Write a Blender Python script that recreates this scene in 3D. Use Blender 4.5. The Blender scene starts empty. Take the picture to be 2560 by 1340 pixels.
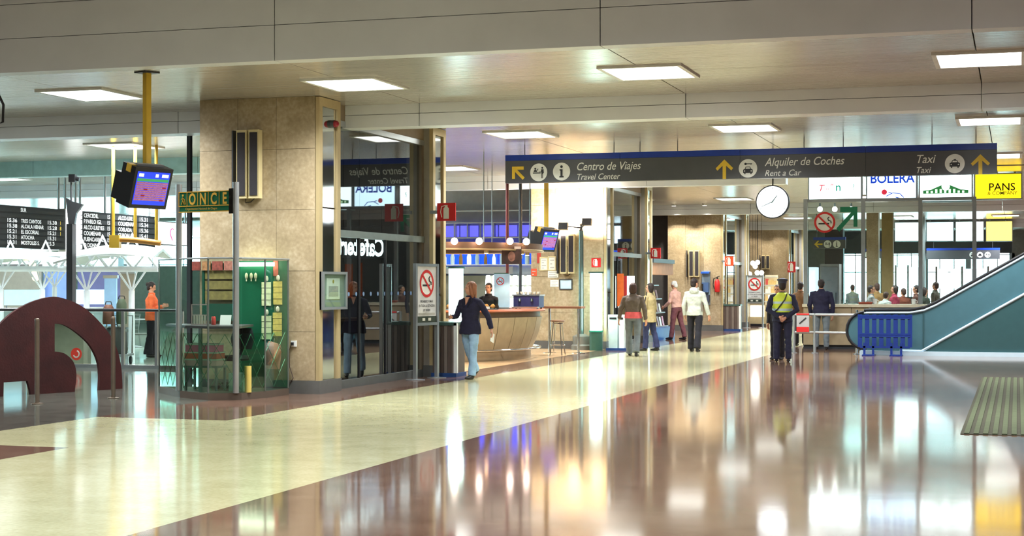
import bpy, bmesh, math, random
from mathutils import Vector, Matrix
random.seed(7)
SC = bpy.context.scene
COL = SC.collection

# ------------------------------------------------------------------ camera
# world axes: +Y runs along the walkway, +X across it, z=0 is the floor.
FPX, CX, HY, EYE = 4040.0, 1280.0, 712.0, 1.65      # focal length, centre, horizon in pixels of a 2560x1340 frame
YAW = math.atan2(1263, 4040)
CS, SN = math.cos(YAW), math.sin(YAW)
cam = bpy.data.cameras.new('camera')
cam.sensor_width = 36.0
cam.lens = FPX / 2560 * 36.0
cam.shift_y = (HY - 670.0) / 2560
cam.clip_end = 400
camo = bpy.data.objects.new('camera', cam)
COL.objects.link(camo)
camo.location = (0, 0, EYE)
camo.rotation_euler = (math.pi / 2, 0, YAW)
SC.camera = camo

# ------------------------------------------------------------------ sky and exposure
wd = bpy.data.worlds.new('daylight')
SC.world = wd
wd.use_nodes = True
wbg = wd.node_tree.nodes['Background']
wbg.inputs[0].default_value = (0.60, 0.92, 1.0, 1)
wbg.inputs[1].default_value = 9.0
SC.view_settings.view_transform = 'Standard'
SC.view_settings.look = 'None'
SC.view_settings.gamma = 1.0
SC.view_settings.use_curve_mapping = False
SC.view_settings.exposure = 1.1
SC.cycles.transparent_max_bounces = 20
SC.cycles.max_bounces = 6
SC.cycles.diffuse_bounces = 3
SC.cycles.glossy_bounces = 3
SC.cycles.sample_clamp_indirect = 6.0
SC.cycles.caustics_reflective = False
SC.cycles.caustics_refractive = False
LAMP = 3.2           # radiance of the ceiling lamp diffusers seen at a slant
LAMP_W = 112.0        # power each louvred lamp throws down

# ------------------------------------------------------------------ pixels to places (distance from the ground, wall or thing touched)
def P(x, d):
    t = (x - CX) / FPX
    return Vector((d * (-SN + CS * t), d * (CS + SN * t), 0))
def fl(x, y, z=0.0):
    p = P(x, FPX * (EYE - z) / (y - HY)); p.z = z; return p
def dep(p): return -SN * p[0] + CS * p[1]
def Zat(y, d): return EYE - (y - HY) * d / FPX
def onY(x, Y, y=None):
    t = (x - CX) / FPX; d = Y / (CS + SN * t); p = P(x, d)
    if y is not None: p.z = Zat(y, d)
    return p
def onX(x, X, y=None):
    t = (x - CX) / FPX; d = X / (-SN + CS * t); p = P(x, d)
    if y is not None: p.z = Zat(y, d)
    return p
def V(*a): return Vector(a)
UX, UY, UZ = V(1, 0, 0), V(0, 1, 0), V(0, 0, 1)
CR = V(CS, SN, 0)       # to the camera's right
CF = V(-SN, CS, 0)      # away from the camera

# ------------------------------------------------------------------ mesh building
class MB:
    def __init__(s): s.v = []; s.f = []
    def add(s, v, f):
        o = len(s.v); s.v += [tuple(p) for p in v]; s.f += [[i + o for i in q] for q in f]; return s
    def box(s, x0, x1, y0, y1, z0, z1):
        return s.add([(x, y, z) for x in (x0, x1) for y in (y0, y1) for z in (z0, z1)],
                     [(0, 1, 3, 2), (4, 6, 7, 5), (0, 4, 5, 1), (2, 3, 7, 6), (0, 2, 6, 4), (1, 5, 7, 3)])
    def obox(s, c, a, b, n):          # centre and three half-axes
        c = Vector(c)
        return s.add([c + i * a + j * b + k * n for i in (-1, 1) for j in (-1, 1) for k in (-1, 1)],
                     [(0, 1, 3, 2), (4, 6, 7, 5), (0, 4, 5, 1), (2, 3, 7, 6), (0, 2, 6, 4), (1, 5, 7, 3)])
    def bar(s, p, q, w, h=None, up=UZ):
        p, q = Vector(p), Vector(q); t = (q - p); L = t.length; t = t / L
        if abs(t.dot(up)) > .98: up = UX
        a = t.cross(up).normalized(); b = a.cross(t)
        return s.obox((p + q) / 2, t * (L / 2), a * (w / 2), b * ((h or w) / 2))
    def cyl(s, p, q, r, r2=None, n=12):
        return s.tube([p, q], [r, r if r2 is None else r2], n)
    def tube(s, path, r, n=8, closed=False):
        path = [Vector(p) for p in path]
        if not hasattr(r, '__len__'): r = [r] * len(path)
        m = len(path); o = len(s.v); ref = None
        for i, p in enumerate(path):
            t = (path[(i + 1) % m] - path[i - 1]) if closed else (path[min(i + 1, m - 1)] - path[max(i - 1, 0)])
            t = t.normalized() if t.length > 1e-9 else UZ
            if ref is None: ref = UZ if abs(t.z) < .9 else UX
            a = ref - t * ref.dot(t)
            a = a.normalized() if a.length > 1e-6 else t.orthogonal().normalized()
            ref = a; b = t.cross(a)
            for k in range(n):
                w = 2 * math.pi * k / n
                s.v.append(tuple(p + (a * math.cos(w) + b * math.sin(w)) * r[i]))
        for i in range(m if closed else m - 1):
            j = (i + 1) % m
            for k in range(n):
                l = (k + 1) % n
                s.f.append([o + i * n + k, o + i * n + l, o + j * n + l, o + j * n + k])
        if not closed:
            s.f.append([o + k for k in range(n)][::-1]); s.f.append([o + (m - 1) * n + k for k in range(n)])
        return s
    def loft(s, secs, lat=UX, n=14):          # secs: (centre, half width along lat, half depth)
        m = len(secs); o = len(s.v)
        for i, (c, a, b) in enumerate(secs):
            c = Vector(c); t = Vector(secs[min(i + 1, m - 1)][0]) - Vector(secs[max(i - 1, 0)][0])
            t = t.normalized()
            u = (lat - t * lat.dot(t)).normalized(); w = t.cross(u)
            for k in range(n):
                g = 2 * math.pi * k / n
                s.v.append(tuple(c + u * (a * math.cos(g)) + w * (b * math.sin(g))))
        for i in range(m - 1):
            for k in range(n):
                l = (k + 1) % n
                s.f.append([o + i * n + k, o + i * n + l, o + (i + 1) * n + l, o + (i + 1) * n + k])
        s.f.append([o + k for k in range(n)][::-1]); s.f.append([o + (m - 1) * n + k for k in range(n)])
        return s
    def lathe(s, c, prof, n=16, sx=1.0, sy=1.0, ring=False):    # prof: (r, z) from bottom to top, closed by caps or into a ring
        c = Vector(c); o = len(s.v)
        for r, z in prof:
            for k in range(n):
                g = 2 * math.pi * k / n
                s.v.append((c.x + sx * r * math.cos(g), c.y + sy * r * math.sin(g), c.z + z))
        m = len(prof)
        for i in range(m if ring else m - 1):
            j = (i + 1) % m
            for k in range(n):
                l = (k + 1) % n
                s.f.append([o + i * n + k, o + i * n + l, o + j * n + l, o + j * n + k])
        if not ring:
            s.f.append([o + k for k in range(n)][::-1]); s.f.append([o + (m - 1) * n + k for k in range(n)])
        return s
    def ell(s, c, rx, ry, rz, n=12, m=8, M=None):
        c = Vector(c); o = len(s.v)
        for i in range(1, m):
            a = math.pi * i / m
            for k in range(n):
                g = 2 * math.pi * k / n
                p = V(rx * math.sin(a) * math.cos(g), ry * math.sin(a) * math.sin(g), rz * math.cos(a))
                s.v.append(tuple(c + (M @ p if M else p)))
        top = V(0, 0, rz); s.v.append(tuple(c + (M @ top if M else top))); s.v.append(tuple(c - (M @ top if M else top)))
        for i in range(m - 2):
            for k in range(n):
                l = (k + 1) % n
                s.f.append([o + i * n + k, o + (i + 1) * n + k, o + (i + 1) * n + l, o + i * n + l])
        T = o + (m - 1) * n
        for k in range(n):
            l = (k + 1) % n
            s.f.append([T, o + k, o + l]); s.f.append([T + 1, o + (m - 2) * n + l, o + (m - 2) * n + k])
        return s
    def flat(s, pts, O, u, v, n0=0.0, n1=.004):     # 2D outline in the plane (u, v), thickness n0..n1 along u x v
        O = Vector(O); n = u.cross(v).normalized(); m = len(pts); o = len(s.v)
        for h in (n0, n1):
            for a, b in pts: s.v.append(tuple(O + u * a + v * b + n * h))
        s.f.append([o + k for k in range(m)][::-1]); s.f.append([o + m + k for k in range(m)])
        for k in range(m):
            l = (k + 1) % m; s.f.append([o + k, o + l, o + m + l, o + m + k])
        return s
    def disc(s, O, u, v, r, n0=0, n1=.004, n=28, ry=None):
        return s.flat([(r * math.cos(2 * math.pi * k / n), (ry or r) * math.sin(2 * math.pi * k / n)) for k in range(n)], O, u, v, n0, n1)
    def ring(s, O, u, v, r0, r1, n0=0, n1=.004, n=32):
        O = Vector(O); w = u.cross(v).normalized(); o = len(s.v)
        for k in range(n):
            g = 2 * math.pi * k / n; d = u * math.cos(g) + v * math.sin(g)
            for r, h in ((r0, n0), (r1, n0), (r1, n1), (r0, n1)): s.v.append(tuple(O + d * r + w * h))
        for k in range(n):
            a = o + 4 * k; b = o + 4 * ((k + 1) % n)
            for j in range(4): s.f.append([a + j, b + j, b + (j + 1) % 4, a + (j + 1) % 4])
        return s
    def rect(s, O, u, v, a0, a1, b0, b1, n0=0, n1=.004):
        return s.flat([(a0, b0), (a1, b0), (a1, b1), (a0, b1)], O, u, v, n0, n1)
    def moved(s, M):
        r = MB(); r.v = [tuple(M @ Vector(p)) for p in s.v]; r.f = [list(q) for q in s.f]; return r

ROOTM = {}
def rootm(o):
    while o.parent: o = o.parent
    return ROOTM.get(o.name, Matrix())
def mesh_of(name, mb, smooth=0, inv=None):
    me = bpy.data.meshes.new(name)
    me.from_pydata([tuple(inv @ Vector(p)) for p in mb.v] if inv is not None else mb.v, [], mb.f)
    bm = bmesh.new(); bm.from_mesh(me); bmesh.ops.recalc_face_normals(bm, faces=bm.faces); bm.to_mesh(me); bm.free()
    if smooth:
        for p in me.polygons: p.use_smooth = True
        me.set_sharp_from_angle(angle=math.radians(smooth))
    return me
def link(name, me, mat, parent=None):
    o = bpy.data.objects.new(name, me)
    COL.objects.link(o)
    if mat is not None and not me.materials: me.materials.append(mat)
    if parent is not None: o.parent = parent
    return o
def tag(o, label=None, cat=None, group=None, kind=None):
    if label: o['label'] = label
    if cat: o['category'] = cat
    if group: o['group'] = group
    if kind: o['kind'] = kind
    return o
def thing(name, label, cat, loc=(0, 0, 0), rz=0.0, group=None, kind=None):
    o = bpy.data.objects.new(name, None); COL.objects.link(o)
    o.empty_display_size = .1
    o.location = loc; o.rotation_euler = (0, 0, rz)
    ROOTM[o.name] = Matrix.Translation(Vector(loc)) @ Matrix.Rotation(rz, 4, 'Z')
    return tag(o, label, cat, group, kind)
def part(name, mb, mat, parent, smooth=0, local=False, label=None, kind=None):
    """one mesh part under a thing or part; mb is in world coordinates unless local"""
    inv = None if local else rootm(parent).inverted()
    o = link(name, mesh_of(name, mb, smooth, inv), mat, parent)
    return tag(o, label, None, None, kind)
def solo(name, mb, mat, label, cat, group=None, smooth=0, kind=None):
    """a thing that is one mesh; origin moved to the middle of its base"""
    xs, ys, zs = zip(*mb.v)
    c = V((min(xs) + max(xs)) / 2, (min(ys) + max(ys)) / 2, min(zs))
    o = link(name, mesh_of(name, mb, smooth, Matrix.Translation(-c)), mat)
    o.location = c; ROOTM[o.name] = Matrix.Translation(c)
    return tag(o, label, cat, group, kind)
def copy_tree(o, parent=None):
    c = o.copy(); COL.objects.link(c)
    if parent is not None: c.parent = parent
    for ch in list(o.children): copy_tree(ch, c)
    return c
def place(o, loc, rz=0.0, label=None):
    o.location = loc; o.rotation_euler = (0, 0, rz)
    ROOTM[o.name] = Matrix.Translation(Vector(loc)) @ Matrix.Rotation(rz, 4, 'Z')
    if label: o['label'] = label
    return o

_txt = {}
def textmb(s, O, u, v, size, shear=0.0, bold=0.0, depth=.003, align='LEFT', width=1.0, mirror=False):
    key = (s, shear, bold, align)
    if key not in _txt:
        cu = bpy.data.curves.new('t', 'FONT'); cu.body = s; cu.size = 1.0; cu.shear = shear; cu.offset = bold
        cu.align_x = align; cu.resolution_u = 3; cu.fill_mode = 'FRONT'
        ob = bpy.data.objects.new('t', cu); COL.objects.link(ob)
        dg = bpy.context.evaluated_depsgraph_get()
        me = bpy.data.meshes.new_from_object(ob.evaluated_get(dg))
        _txt[key] = ([tuple(p.co) for p in me.vertices], [list(p.vertices) for p in me.polygons])
        bpy.data.objects.remove(ob); bpy.data.curves.remove(cu); bpy.data.meshes.remove(me)
    vs, fs = _txt[key]; n = u.cross(v).normalized(); O = Vector(O); m = MB()
    m.add([O + u * (p[0] * size * width) + v * (p[1] * size) + n * depth for p in vs], fs)
    return m
def lettering(s, mat, parent, O, u, v, size, **k):
    mb = textmb(s, O, u, v, size, **k)
    inv = rootm(parent).inverted()
    me = bpy.data.meshes.new('lettering')
    me.from_pydata([tuple(inv @ Vector(p)) for p in mb.v], [], mb.f)
    return link('lettering', me, mat, parent)

# ------------------------------------------------------------------ materials
def lin(c):
    c = c / 255.0
    return c / 12.92 if c <= .04045 else ((c + .055) / 1.055) ** 2.4
def C(r, g, b): return (lin(r), lin(g), lin(b), 1)
MATS = {}
def M(name, rgb=(128, 128, 128), rough=.5, metal=0.0, var=.08, scale=6.0, bump=0.0, bscale=40.0, emit=0.0, ecol=None, ior=1.45, coat=0.0, stretch=None, detail=4.0):
    if name in MATS: return MATS[name]
    m = bpy.data.materials.new(name); m.use_nodes = True; MATS[name] = m
    nt = m.node_tree; N = nt.nodes; L = nt.links
    b = N['Principled BSDF']; c = C(*rgb)
    b.inputs['Roughness'].default_value = rough; b.inputs['Metallic'].default_value = metal
    b.inputs['IOR'].default_value = ior; b.inputs['Coat Weight'].default_value = coat
    tc = N.new('ShaderNodeTexCoord'); mp = N.new('ShaderNodeMapping'); L.new(tc.outputs['Object'], mp.inputs[0])
    if stretch: mp.inputs['Scale'].default_value = stretch
    nz = N.new('ShaderNodeTexNoise'); nz.inputs['Scale'].default_value = scale; nz.inputs['Detail'].default_value = detail
    L.new(mp.outputs[0], nz.inputs['Vector'])
    rp = N.new('ShaderNodeValToRGB'); e = rp.color_ramp.elements
    e[0].position = .3; e[1].position = .7
    e[0].color = tuple(max(0, x * (1 - var)) for x in c[:3]) + (1,); e[1].color = tuple(min(1, x * (1 + var)) for x in c[:3]) + (1,)
    L.new(nz.outputs['Fac'], rp.inputs[0]); L.new(rp.outputs[0], b.inputs['Base Color'])
    if bump:
        n2 = N.new('ShaderNodeTexNoise'); n2.inputs['Scale'].default_value = bscale; n2.inputs['Detail'].default_value = 3
        L.new(mp.outputs[0], n2.inputs['Vector'])
        bp = N.new('ShaderNodeBump'); bp.inputs['Strength'].default_value = bump; bp.inputs['Distance'].default_value = .02
        L.new(n2.outputs['Fac'], bp.inputs['Height']); L.new(bp.outputs[0], b.inputs['Normal'])
    if emit:
        b.inputs['Emission Color'].default_value = C(*(ecol or rgb)); b.inputs['Emission Strength'].default_value = emit
    return m
def glassmat(name, tint=(235, 245, 245), rough=.02, refl=1.0):
    """thin pane: clear transmission with a Fresnel mirror"""
    m = bpy.data.materials.new(name); m.use_nodes = True; MATS[name] = m
    nt = m.node_tree; N = nt.nodes; L = nt.links; N.remove(N['Principled BSDF'])
    tr = N.new('ShaderNodeBsdfTransparent'); gl = N.new('ShaderNodeBsdfGlossy'); mx = N.new('ShaderNodeMixShader')
    tr.inputs[0].default_value = C(*tint); gl.inputs[1].default_value = rough
    gl.inputs[0].default_value = (.95, .97, .97, 1)
    fr = N.new('ShaderNodeFresnel'); fr.inputs[0].default_value = 1.5
    nz = N.new('ShaderNodeTexNoise'); nz.inputs['Scale'].default_value = 1.2
    ml = N.new('ShaderNodeMath'); ml.operation = 'MULTIPLY_ADD'; ml.use_clamp = True
    ml.inputs[1].default_value = .02 * refl
    m2 = N.new('ShaderNodeMath'); m2.operation = 'MULTIPLY'; m2.inputs[1].default_value = refl
    L.new(fr.outputs[0], m2.inputs[0]); L.new(nz.outputs['Fac'], ml.inputs[0]); L.new(m2.outputs[0], ml.inputs[2])
    ge = N.new('ShaderNodeNewGeometry'); fb = N.new('ShaderNodeMath'); fb.operation = 'SUBTRACT'; fb.inputs[0].default_value = 1.0
    L.new(ge.outputs['Backfacing'], fb.inputs[1]); m3 = N.new('ShaderNodeMath'); m3.operation = 'MULTIPLY'
    L.new(fb.outputs[0], m3.inputs[0]); L.new(ml.outputs[0], m3.inputs[1])
    L.new(m3.outputs[0], mx.inputs[0]); L.new(tr.outputs[0], mx.inputs[1]); L.new(gl.outputs[0], mx.inputs[2])
    L.new(mx.outputs[0], N['Material Output'].inputs[0])
    return m
def stonemat(name, dark, mid, light, rough, bump=0.0, fine=26.0, wave=0.0, coarse=2.2, ior=1.38):
    m = bpy.data.materials.new(name); m.use_nodes = True; MATS[name] = m
    nt = m.node_tree; N = nt.nodes; L = nt.links; b = N['Principled BSDF']
    b.inputs['Roughness'].default_value = rough; b.inputs['IOR'].default_value = ior
    tc = N.new('ShaderNodeTexCoord')
    n1 = N.new('ShaderNodeTexNoise'); n1.inputs['Scale'].default_value = coarse; n1.inputs['Detail'].default_value = 8; n1.inputs['Roughness'].default_value = .65
    n2 = N.new('ShaderNodeTexNoise'); n2.inputs['Scale'].default_value = fine; n2.inputs['Detail'].default_value = 4
    gp = N.new('ShaderNodeNewGeometry')
    for n in (n1, n2): L.new(gp.outputs['Position'], n.inputs['Vector'])
    av = N.new('ShaderNodeMath'); av.operation = 'MULTIPLY_ADD'; av.inputs[1].default_value = .6
    h = N.new('ShaderNodeMath'); h.operation = 'MULTIPLY'; h.inputs[1].default_value = .4
    L.new(n2.outputs['Fac'], h.inputs[0]); L.new(n1.outputs['Fac'], av.inputs[0]); L.new(h.outputs[0], av.inputs[2])
    rp = N.new('ShaderNodeValToRGB'); e = rp.color_ramp.elements
    e[0].position = .34; e[0].color = C(*dark); e[1].position = .64; e[1].color = C(*light)
    k = e.new(.5); k.color = C(*mid)
    L.new(av.outputs[0], rp.inputs[0]); L.new(rp.outputs[0], b.inputs['Base Color'])
    if wave:
        n3 = N.new('ShaderNodeTexNoise'); n3.inputs['Scale'].default_value = 1.6; n3.inputs['Detail'].default_value = 3
        L.new(gp.outputs['Position'], n3.inputs['Vector'])
        bp = N.new('ShaderNodeBump'); bp.inputs['Strength'].default_value = wave; bp.inputs['Distance'].default_value = .02
        L.new(n3.outputs['Fac'], bp.inputs['Height']); L.new(bp.outputs[0], b.inputs['Normal'])
    return m

m_marble = stonemat('travertine', (146, 129, 102), (166, 148, 119), (184, 167, 140), .4, fine=18)
m_brown = stonemat('brown_terrazzo', (100, 74, 62), (117, 89, 75), (133, 105, 90), .075, wave=.02)
m_cream = stonemat('cream_terrazzo', (182, 176, 134), (199, 194, 152), (211, 206, 168), .12, wave=.02)
m_darkfl = stonemat('grey_green_terrazzo', (72, 76, 70), (92, 94, 86), (108, 108, 100), .08, wave=.02)
m_peach = stonemat('bar_floor_tile', (190, 150, 108), (206, 168, 126), (216, 182, 140), .2, wave=.04)
m_palefl = stonemat('pale_green_terrazzo', (150, 160, 146), (168, 178, 162), (182, 190, 176), .1, wave=.02)
m_soffit = M('soffit_metal', (204, 198, 188), .24, .5, .05, 1.2, bump=.25, bscale=1.0, stretch=(.15, 22, 1))
m_fascia = M('fascia_panel', (212, 216, 222), .42, .1, .03, 2.0)
m_lamp = M('lamp_diffuser', (255, 255, 250), .5, emit=LAMP, ecol=(250, 255, 250))
m_white = M('white_paint', (226, 228, 226), .4)
m_wall = M('plaster', (176, 170, 158), .7, var=.05)
m_darkwall = M('shop_dark', (92, 90, 90), .7)
m_brass = M('champagne_trim', (206, 184, 140), .35, .5, .04)
m_mirror = M('mirror_steel', (210, 214, 214), .06, 1.0, .03)
m_black = M('black_plastic', (26, 26, 30), .45)
m_darkgrey = M('dark_grey_metal', (66, 68, 72), .4, .3)
m_grey = M('grey_metal', (150, 156, 160), .35, .6)
m_chrome = M('chrome', (220, 222, 226), .12, 1.0, .02)
m_alu = M('brushed_aluminium', (188, 192, 196), .3, .8, .04)
m_yellow = M('yellow_paint', (204, 168, 58), .45)
m_red = M('red_sign', (206, 40, 40), .45)
m_blue = M('blue_paint', (30, 62, 150), .4)
m_paper = M('paper', (228, 226, 216), .8, var=.04)
m_ink = M('ink', (40, 40, 44), .7)
m_glass = glassmat('clear_glass', (238, 246, 244))
m_shopglass = glassmat('shop_glass', (190, 196, 196), .015, 1.6)
m_greenglass = glassmat('green_tint_glass', (232, 246, 236), .03)
# ================================================================== the setting
def struct(name, mb, mat, parent=None, smooth=0):
    if parent is None:
        o = link(name, mesh_of(name, mb, smooth), mat); ROOTM[o.name] = Matrix(); o['kind'] = 'structure'; return o
    return part(name, mb, mat, parent, smooth)
def shell(name):
    o = bpy.data.objects.new(name, None); COL.objects.link(o); o['kind'] = 'structure'; ROOTM[o.name] = Matrix(); return o

XB = -10.05          # the shop-front line of columns, facing the walkway
# ---- floor
floor = shell('floor')
def slab(nm, x0, x1, y0, y1, mat): part(nm, MB().box(x0, x1, y0, y1, -.12, 0), mat, floor)
slab('brown_paving', -5.59, 14, -8, 88, m_brown)
slab('cream_band', -9.17, -5.59, -8, 88, m_cream)
slab('brown_paving', -46, -9.17, -8, 14.29, m_brown)
slab('cream_inset', -10.97, -9.17, 14.29, 17.72, m_cream)
slab('brown_strip', -10.97, -9.17, 17.72, 28.03, m_brown)
slab('dark_paving', -46, -10.97, 14.29, 28.03, m_darkfl)
slab('brown_strip', -10.05, -9.17, 28.03, 88, m_brown)
slab('bar_paving', -14.9, -10.05, 28.03, 41.5, m_peach)
slab('shop_paving', -14.9, -10.05, 41.5, 88, m_brown)
slab('pale_paving', -46, -14.9, 28.03, 88, m_palefl)

# ---- outer walls (with windows towards the daylight)
struct('wall_right', MB().box(14, 14.3, -8, 88, 0, 6.4), m_wall)
struct('wall_rear', MB().box(-46, 14.3, -8.3, -8, 0, 6.4), m_wall)
struct('roof', MB().box(-46.5, 14.3, -8.3, 88.3, 6.4, 6.6), m_wall)
def window_wall(tag_, o, u, L, z0, z1, H, bay, sill_mat, n_from=1):
    """wall along u from o with a row of tall windows between z0 and z1"""
    n = UZ.cross(u)
    w = struct('wall_' + tag_, MB().obox(o + u * (L / 2) + UZ * (z0 / 2), u * (L / 2), n * .15, UZ * (z0 / 2)), sill_mat)
    part('lintel', MB().obox(o + u * (L / 2) + UZ * ((z1 + H) / 2), u * (L / 2), n * .15, UZ * ((H - z1) / 2)), sill_mat, w)
    k = int(L / bay)
    for i in range(k + 1):
        part('pier', MB().obox(o + u * (i * L / k) + UZ * ((z0 + z1) / 2), u * .14, n * .15, UZ * ((z1 - z0) / 2)), m_grey, w)
    for i in range(k):
        a = o + u * (i * L / k); b = o + u * ((i + 1) * L / k)
        win = struct('window_%d' % (n_from + i), MB().obox((a + b) / 2 + UZ * ((z0 + z1) / 2), u * (L / k / 2), n * .01, UZ * ((z1 - z0) / 2)), m_glass)
        fr = MB()
        for f in (.333, .667): fr.bar(a.lerp(b, f) + UZ * z0, a.lerp(b, f) + UZ * z1, .05)
        for f in (.03, .62, .97): fr.bar(a + UZ * (z0 + f * (z1 - z0)), b + UZ * (z0 + f * (z1 - z0)), .05)
        part('window_frame', fr, m_alu, win)
    return w
FXA, FXB = onY(2104, 88).x, onY(2530, 88).x
struct('wall_front_dark', MB().box(-14.9, FXA, 87.85, 88.15, 0, 6.4).box(FXB, 14, 87.85, 88.15, 0, 6.4), M('front_dark', (136, 134, 132), .6))
window_wall('front', V(FXA, 88, 0), UX, FXB - FXA, .7, 3.3, 6.4, 1.9, m_darkgrey, 20)
window_wall('left', V(-46, 62, 0), UX, 31.1, 2.45, 4.4, 6.4, 3.9, M('hall_wall_olive', (140, 142, 128), .6), 40)
window_wall('side', V(-46, 28, 0), UY, 34, 2.45, 4.4, 6.4, 4.2, MATS['hall_wall_olive'], 60)
struct('wall_west', MB().box(-46.3, -46, -8, 28, 0, 6.4), m_wall)
# block between the left hall and the shops
struct('wall_shop', MB().box(-15.1, -14.9, 41.5, 88, 0, 6.4), m_darkwall)
struct('wall_backbar', MB().box(-15.1, -12.15, 41.5, 41.7, 0, 4.5), M('bar_grey', (150, 152, 156), .6))
sh = MB(); sh.bar(V(-12.0, 23.3, 2.25), V(-14.4, 27.95, 2.25), .08, 4.5); sh.box(-14.45, -10.56, 27.88, 28.02, 0, 4.5)
struct('wall_cafe', sh, m_darkwall)

# ---- ceiling
CZ = 4.5
ceil = shell('ceiling')
XM = [-4.72 + 4.24 * k for k in range(-10, 5)]        # bay joints
def soffit(y0, y1, xa=-46, xb=14, skip=None):
    for a, b in zip(XM[:-1], XM[1:]):
        if a < xa - 2.2 or b > xb + 2.2: continue
        if skip and skip(a, b): continue
        part('soffit_panel', MB().box(a + .008, b - .008, y0 + .008, y1 - .008, CZ, CZ + .06), m_soffit, ceil)
def fascia_run(y0, y1, z0, z1, xa, xb, mat, rows=1):
    for a, b in zip(XM[:-1], XM[1:]):
        a, b = max(a, xa), min(b, xb)
        if b - a < .05: continue
        for r in range(rows):
            za, zb = z0 + (z1 - z0) * r / rows, z0 + (z1 - z0) * (r + 1) / rows
            part('fascia_panel', MB().box(a + .006, b - .006, y0, y1, za + .004, zb - .004), mat, ceil)
m_beam2 = M('beam_panel', (240, 245, 255), .38, .1, .03, 2.0)
fascia_run(18.6, 18.88, CZ - .02, 6.3, -46, 14, m_fascia, 4)
YR = [18.88, 21.15, 23.78]
soffit(18.88, 21.15); soffit(21.15, 23.78)
fascia_run(23.78, 24.2, 4.14, CZ + .05, -46, 14, m_beam2, 2)
inhall = lambda a, b: False
soffit(24.2, 29.15); soffit(29.15, 32.3); soffit(32.3, 37.1)
hole = lambda a, b: 3.5 < (a + b) / 2 < 8.2
soffit(37.1, 38.5); soffit(38.5, 40.1, skip=hole)
fascia_run(32.3, 32.7, 4.14, CZ + .05, -46, -15.3, M('hall_beam', (150, 190, 190), .4))
fascia_run(40.1, 40.5, 4.14, CZ + .05, -46, -5.45, m_beam2, 2)
soffit(40.5, 45.1); soffit(45.1, 53.1); soffit(53.1, 56.8)
fascia_run(56.8, 57.2, 4.14, CZ + .05, -15, 14, m_beam2, 2)
soffit(57.2, 61.1, -15); soffit(61.1, 69.1, -15); soffit(69.1, 73.4, -15)
fascia_run(73.4, 73.8, 4.14, CZ + .05, -15, 14, m_beam2, 2)
soffit(73.8, 88, -15)
soffit(57.2, 62, -46, -15.5)
part('fore_ceiling', MB().box(-46, 14, -8, 18.6, 6.3, 6.36), m_soffit, ceil)
part('end_infill', MB().box(-46, -15.5, 62, 88, CZ, CZ + .1), m_wall, ceil)

# ---- ceiling lamps
def ceiling_lamp(x, y, z, label, first=[None]):
    if first[0] is None:
        t = thing('ceiling_lamp', label, 'ceiling lamp', (x, y, z), 0, 'square ceiling lamps')
        fr = MB(); fr.box(-.56, .56, -.66, -.6, -.03, 0); fr.box(-.56, .56, .6, .66, -.03, 0); fr.box(-.56, -.5, -.6, .6, -.03, 0); fr.box(.5, .56, -.6, .6, -.03, 0)
        part('frame', fr, m_white, t, local=True)
        part('diffuser', MB().box(-.5, .5, -.6, .6, -.02, -.005), m_lamp, t, local=True)
        L = bpy.data.lights.new('lamp_light', 'AREA'); L.shape = 'RECTANGLE'; L.size = 1.0; L.size_y = 1.2; L.energy = LAMP_W; L.color = (.94, .99, 1); L.spread = math.radians(146)
        lo = bpy.data.objects.new('lamp_light', L); COL.objects.link(lo); lo.parent = t; lo.location = (0, 0, -.035)
        first[0] = t; return t
    t = copy_tree(first[0]); t['label'] = label; return place(t, (x, y, z))
LX = [-4.69 + 4.24 * k for k in range(-5, 3)]
LXN = ['over the deep left hall', 'over the departure boards bay', 'over the hall edge bay', 'over the sculpture bay', 'over the shop front bay', 'over the cream walkway bay', 'over the ribbed mat bay', 'over the escalator top bay']
ROWS = [(21.15, CZ, 'between grey and white beams'), (29.15, CZ, 'before the long direction sign'), (37.1, CZ, 'behind the long direction sign'), (45.1, CZ, 'beyond the bar pillar'), (53.1, CZ, 'before the telephone pillar'),
        (61.1, CZ, 'past the telephone pillar'), (69.1, CZ, 'near the small far signs'), (79.0, CZ, 'by the far windows')]
for y, z, w_ in ROWS:
    for x, xn in zip(LX, LXN):
        if y > 40 and -14.5 < x < -10.3: continue
        if x < -15 and y > 57: continue
        ceiling_lamp(x, y, z, 'square ceiling lamp %s, %s' % (w_, xn))
for x, y, e, lb in ((-11.7, 25.4, 22, 'dim square lamp added to brighten the first shop'), (-12.2, 48.2, 55, 'square lamp inside the newsstand bay'), (-12.2, 52.6, 55, 'square lamp deep behind the newsstand'), (-12.2, 43.2, 30, 'dim square lamp inside the second shop'), (-12.2, 60.4, 40, 'square lamp inside the third shop'), (-12.2, 67.5, 60, 'square lamp above the bright display shelf')):  # the first shop's lamp is added to lift its dark interior
    t = ceiling_lamp(x, y, CZ, lb)
    for c in t.children:
        if c.type == 'LIGHT': c.data = c.data.copy(); c.data.energy = e
FORE = bpy.data.lights['lamp_light'].copy(); FORE.energy = LAMP_W * .8      # dimmer lamps of the high ceiling
for y, w_ in ((-2.0, 'rearmost'), (5.5, 'middle'), (13.0, 'foremost')):
    for x, xn in zip(LX[2:], LXN[2:]):
        t = ceiling_lamp(x, y, 6.3, 'square lamp in the high ceiling, %s row %s' % (w_, xn))
        for c in t.children:
            if c.type == 'LIGHT': c.data = FORE


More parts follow.
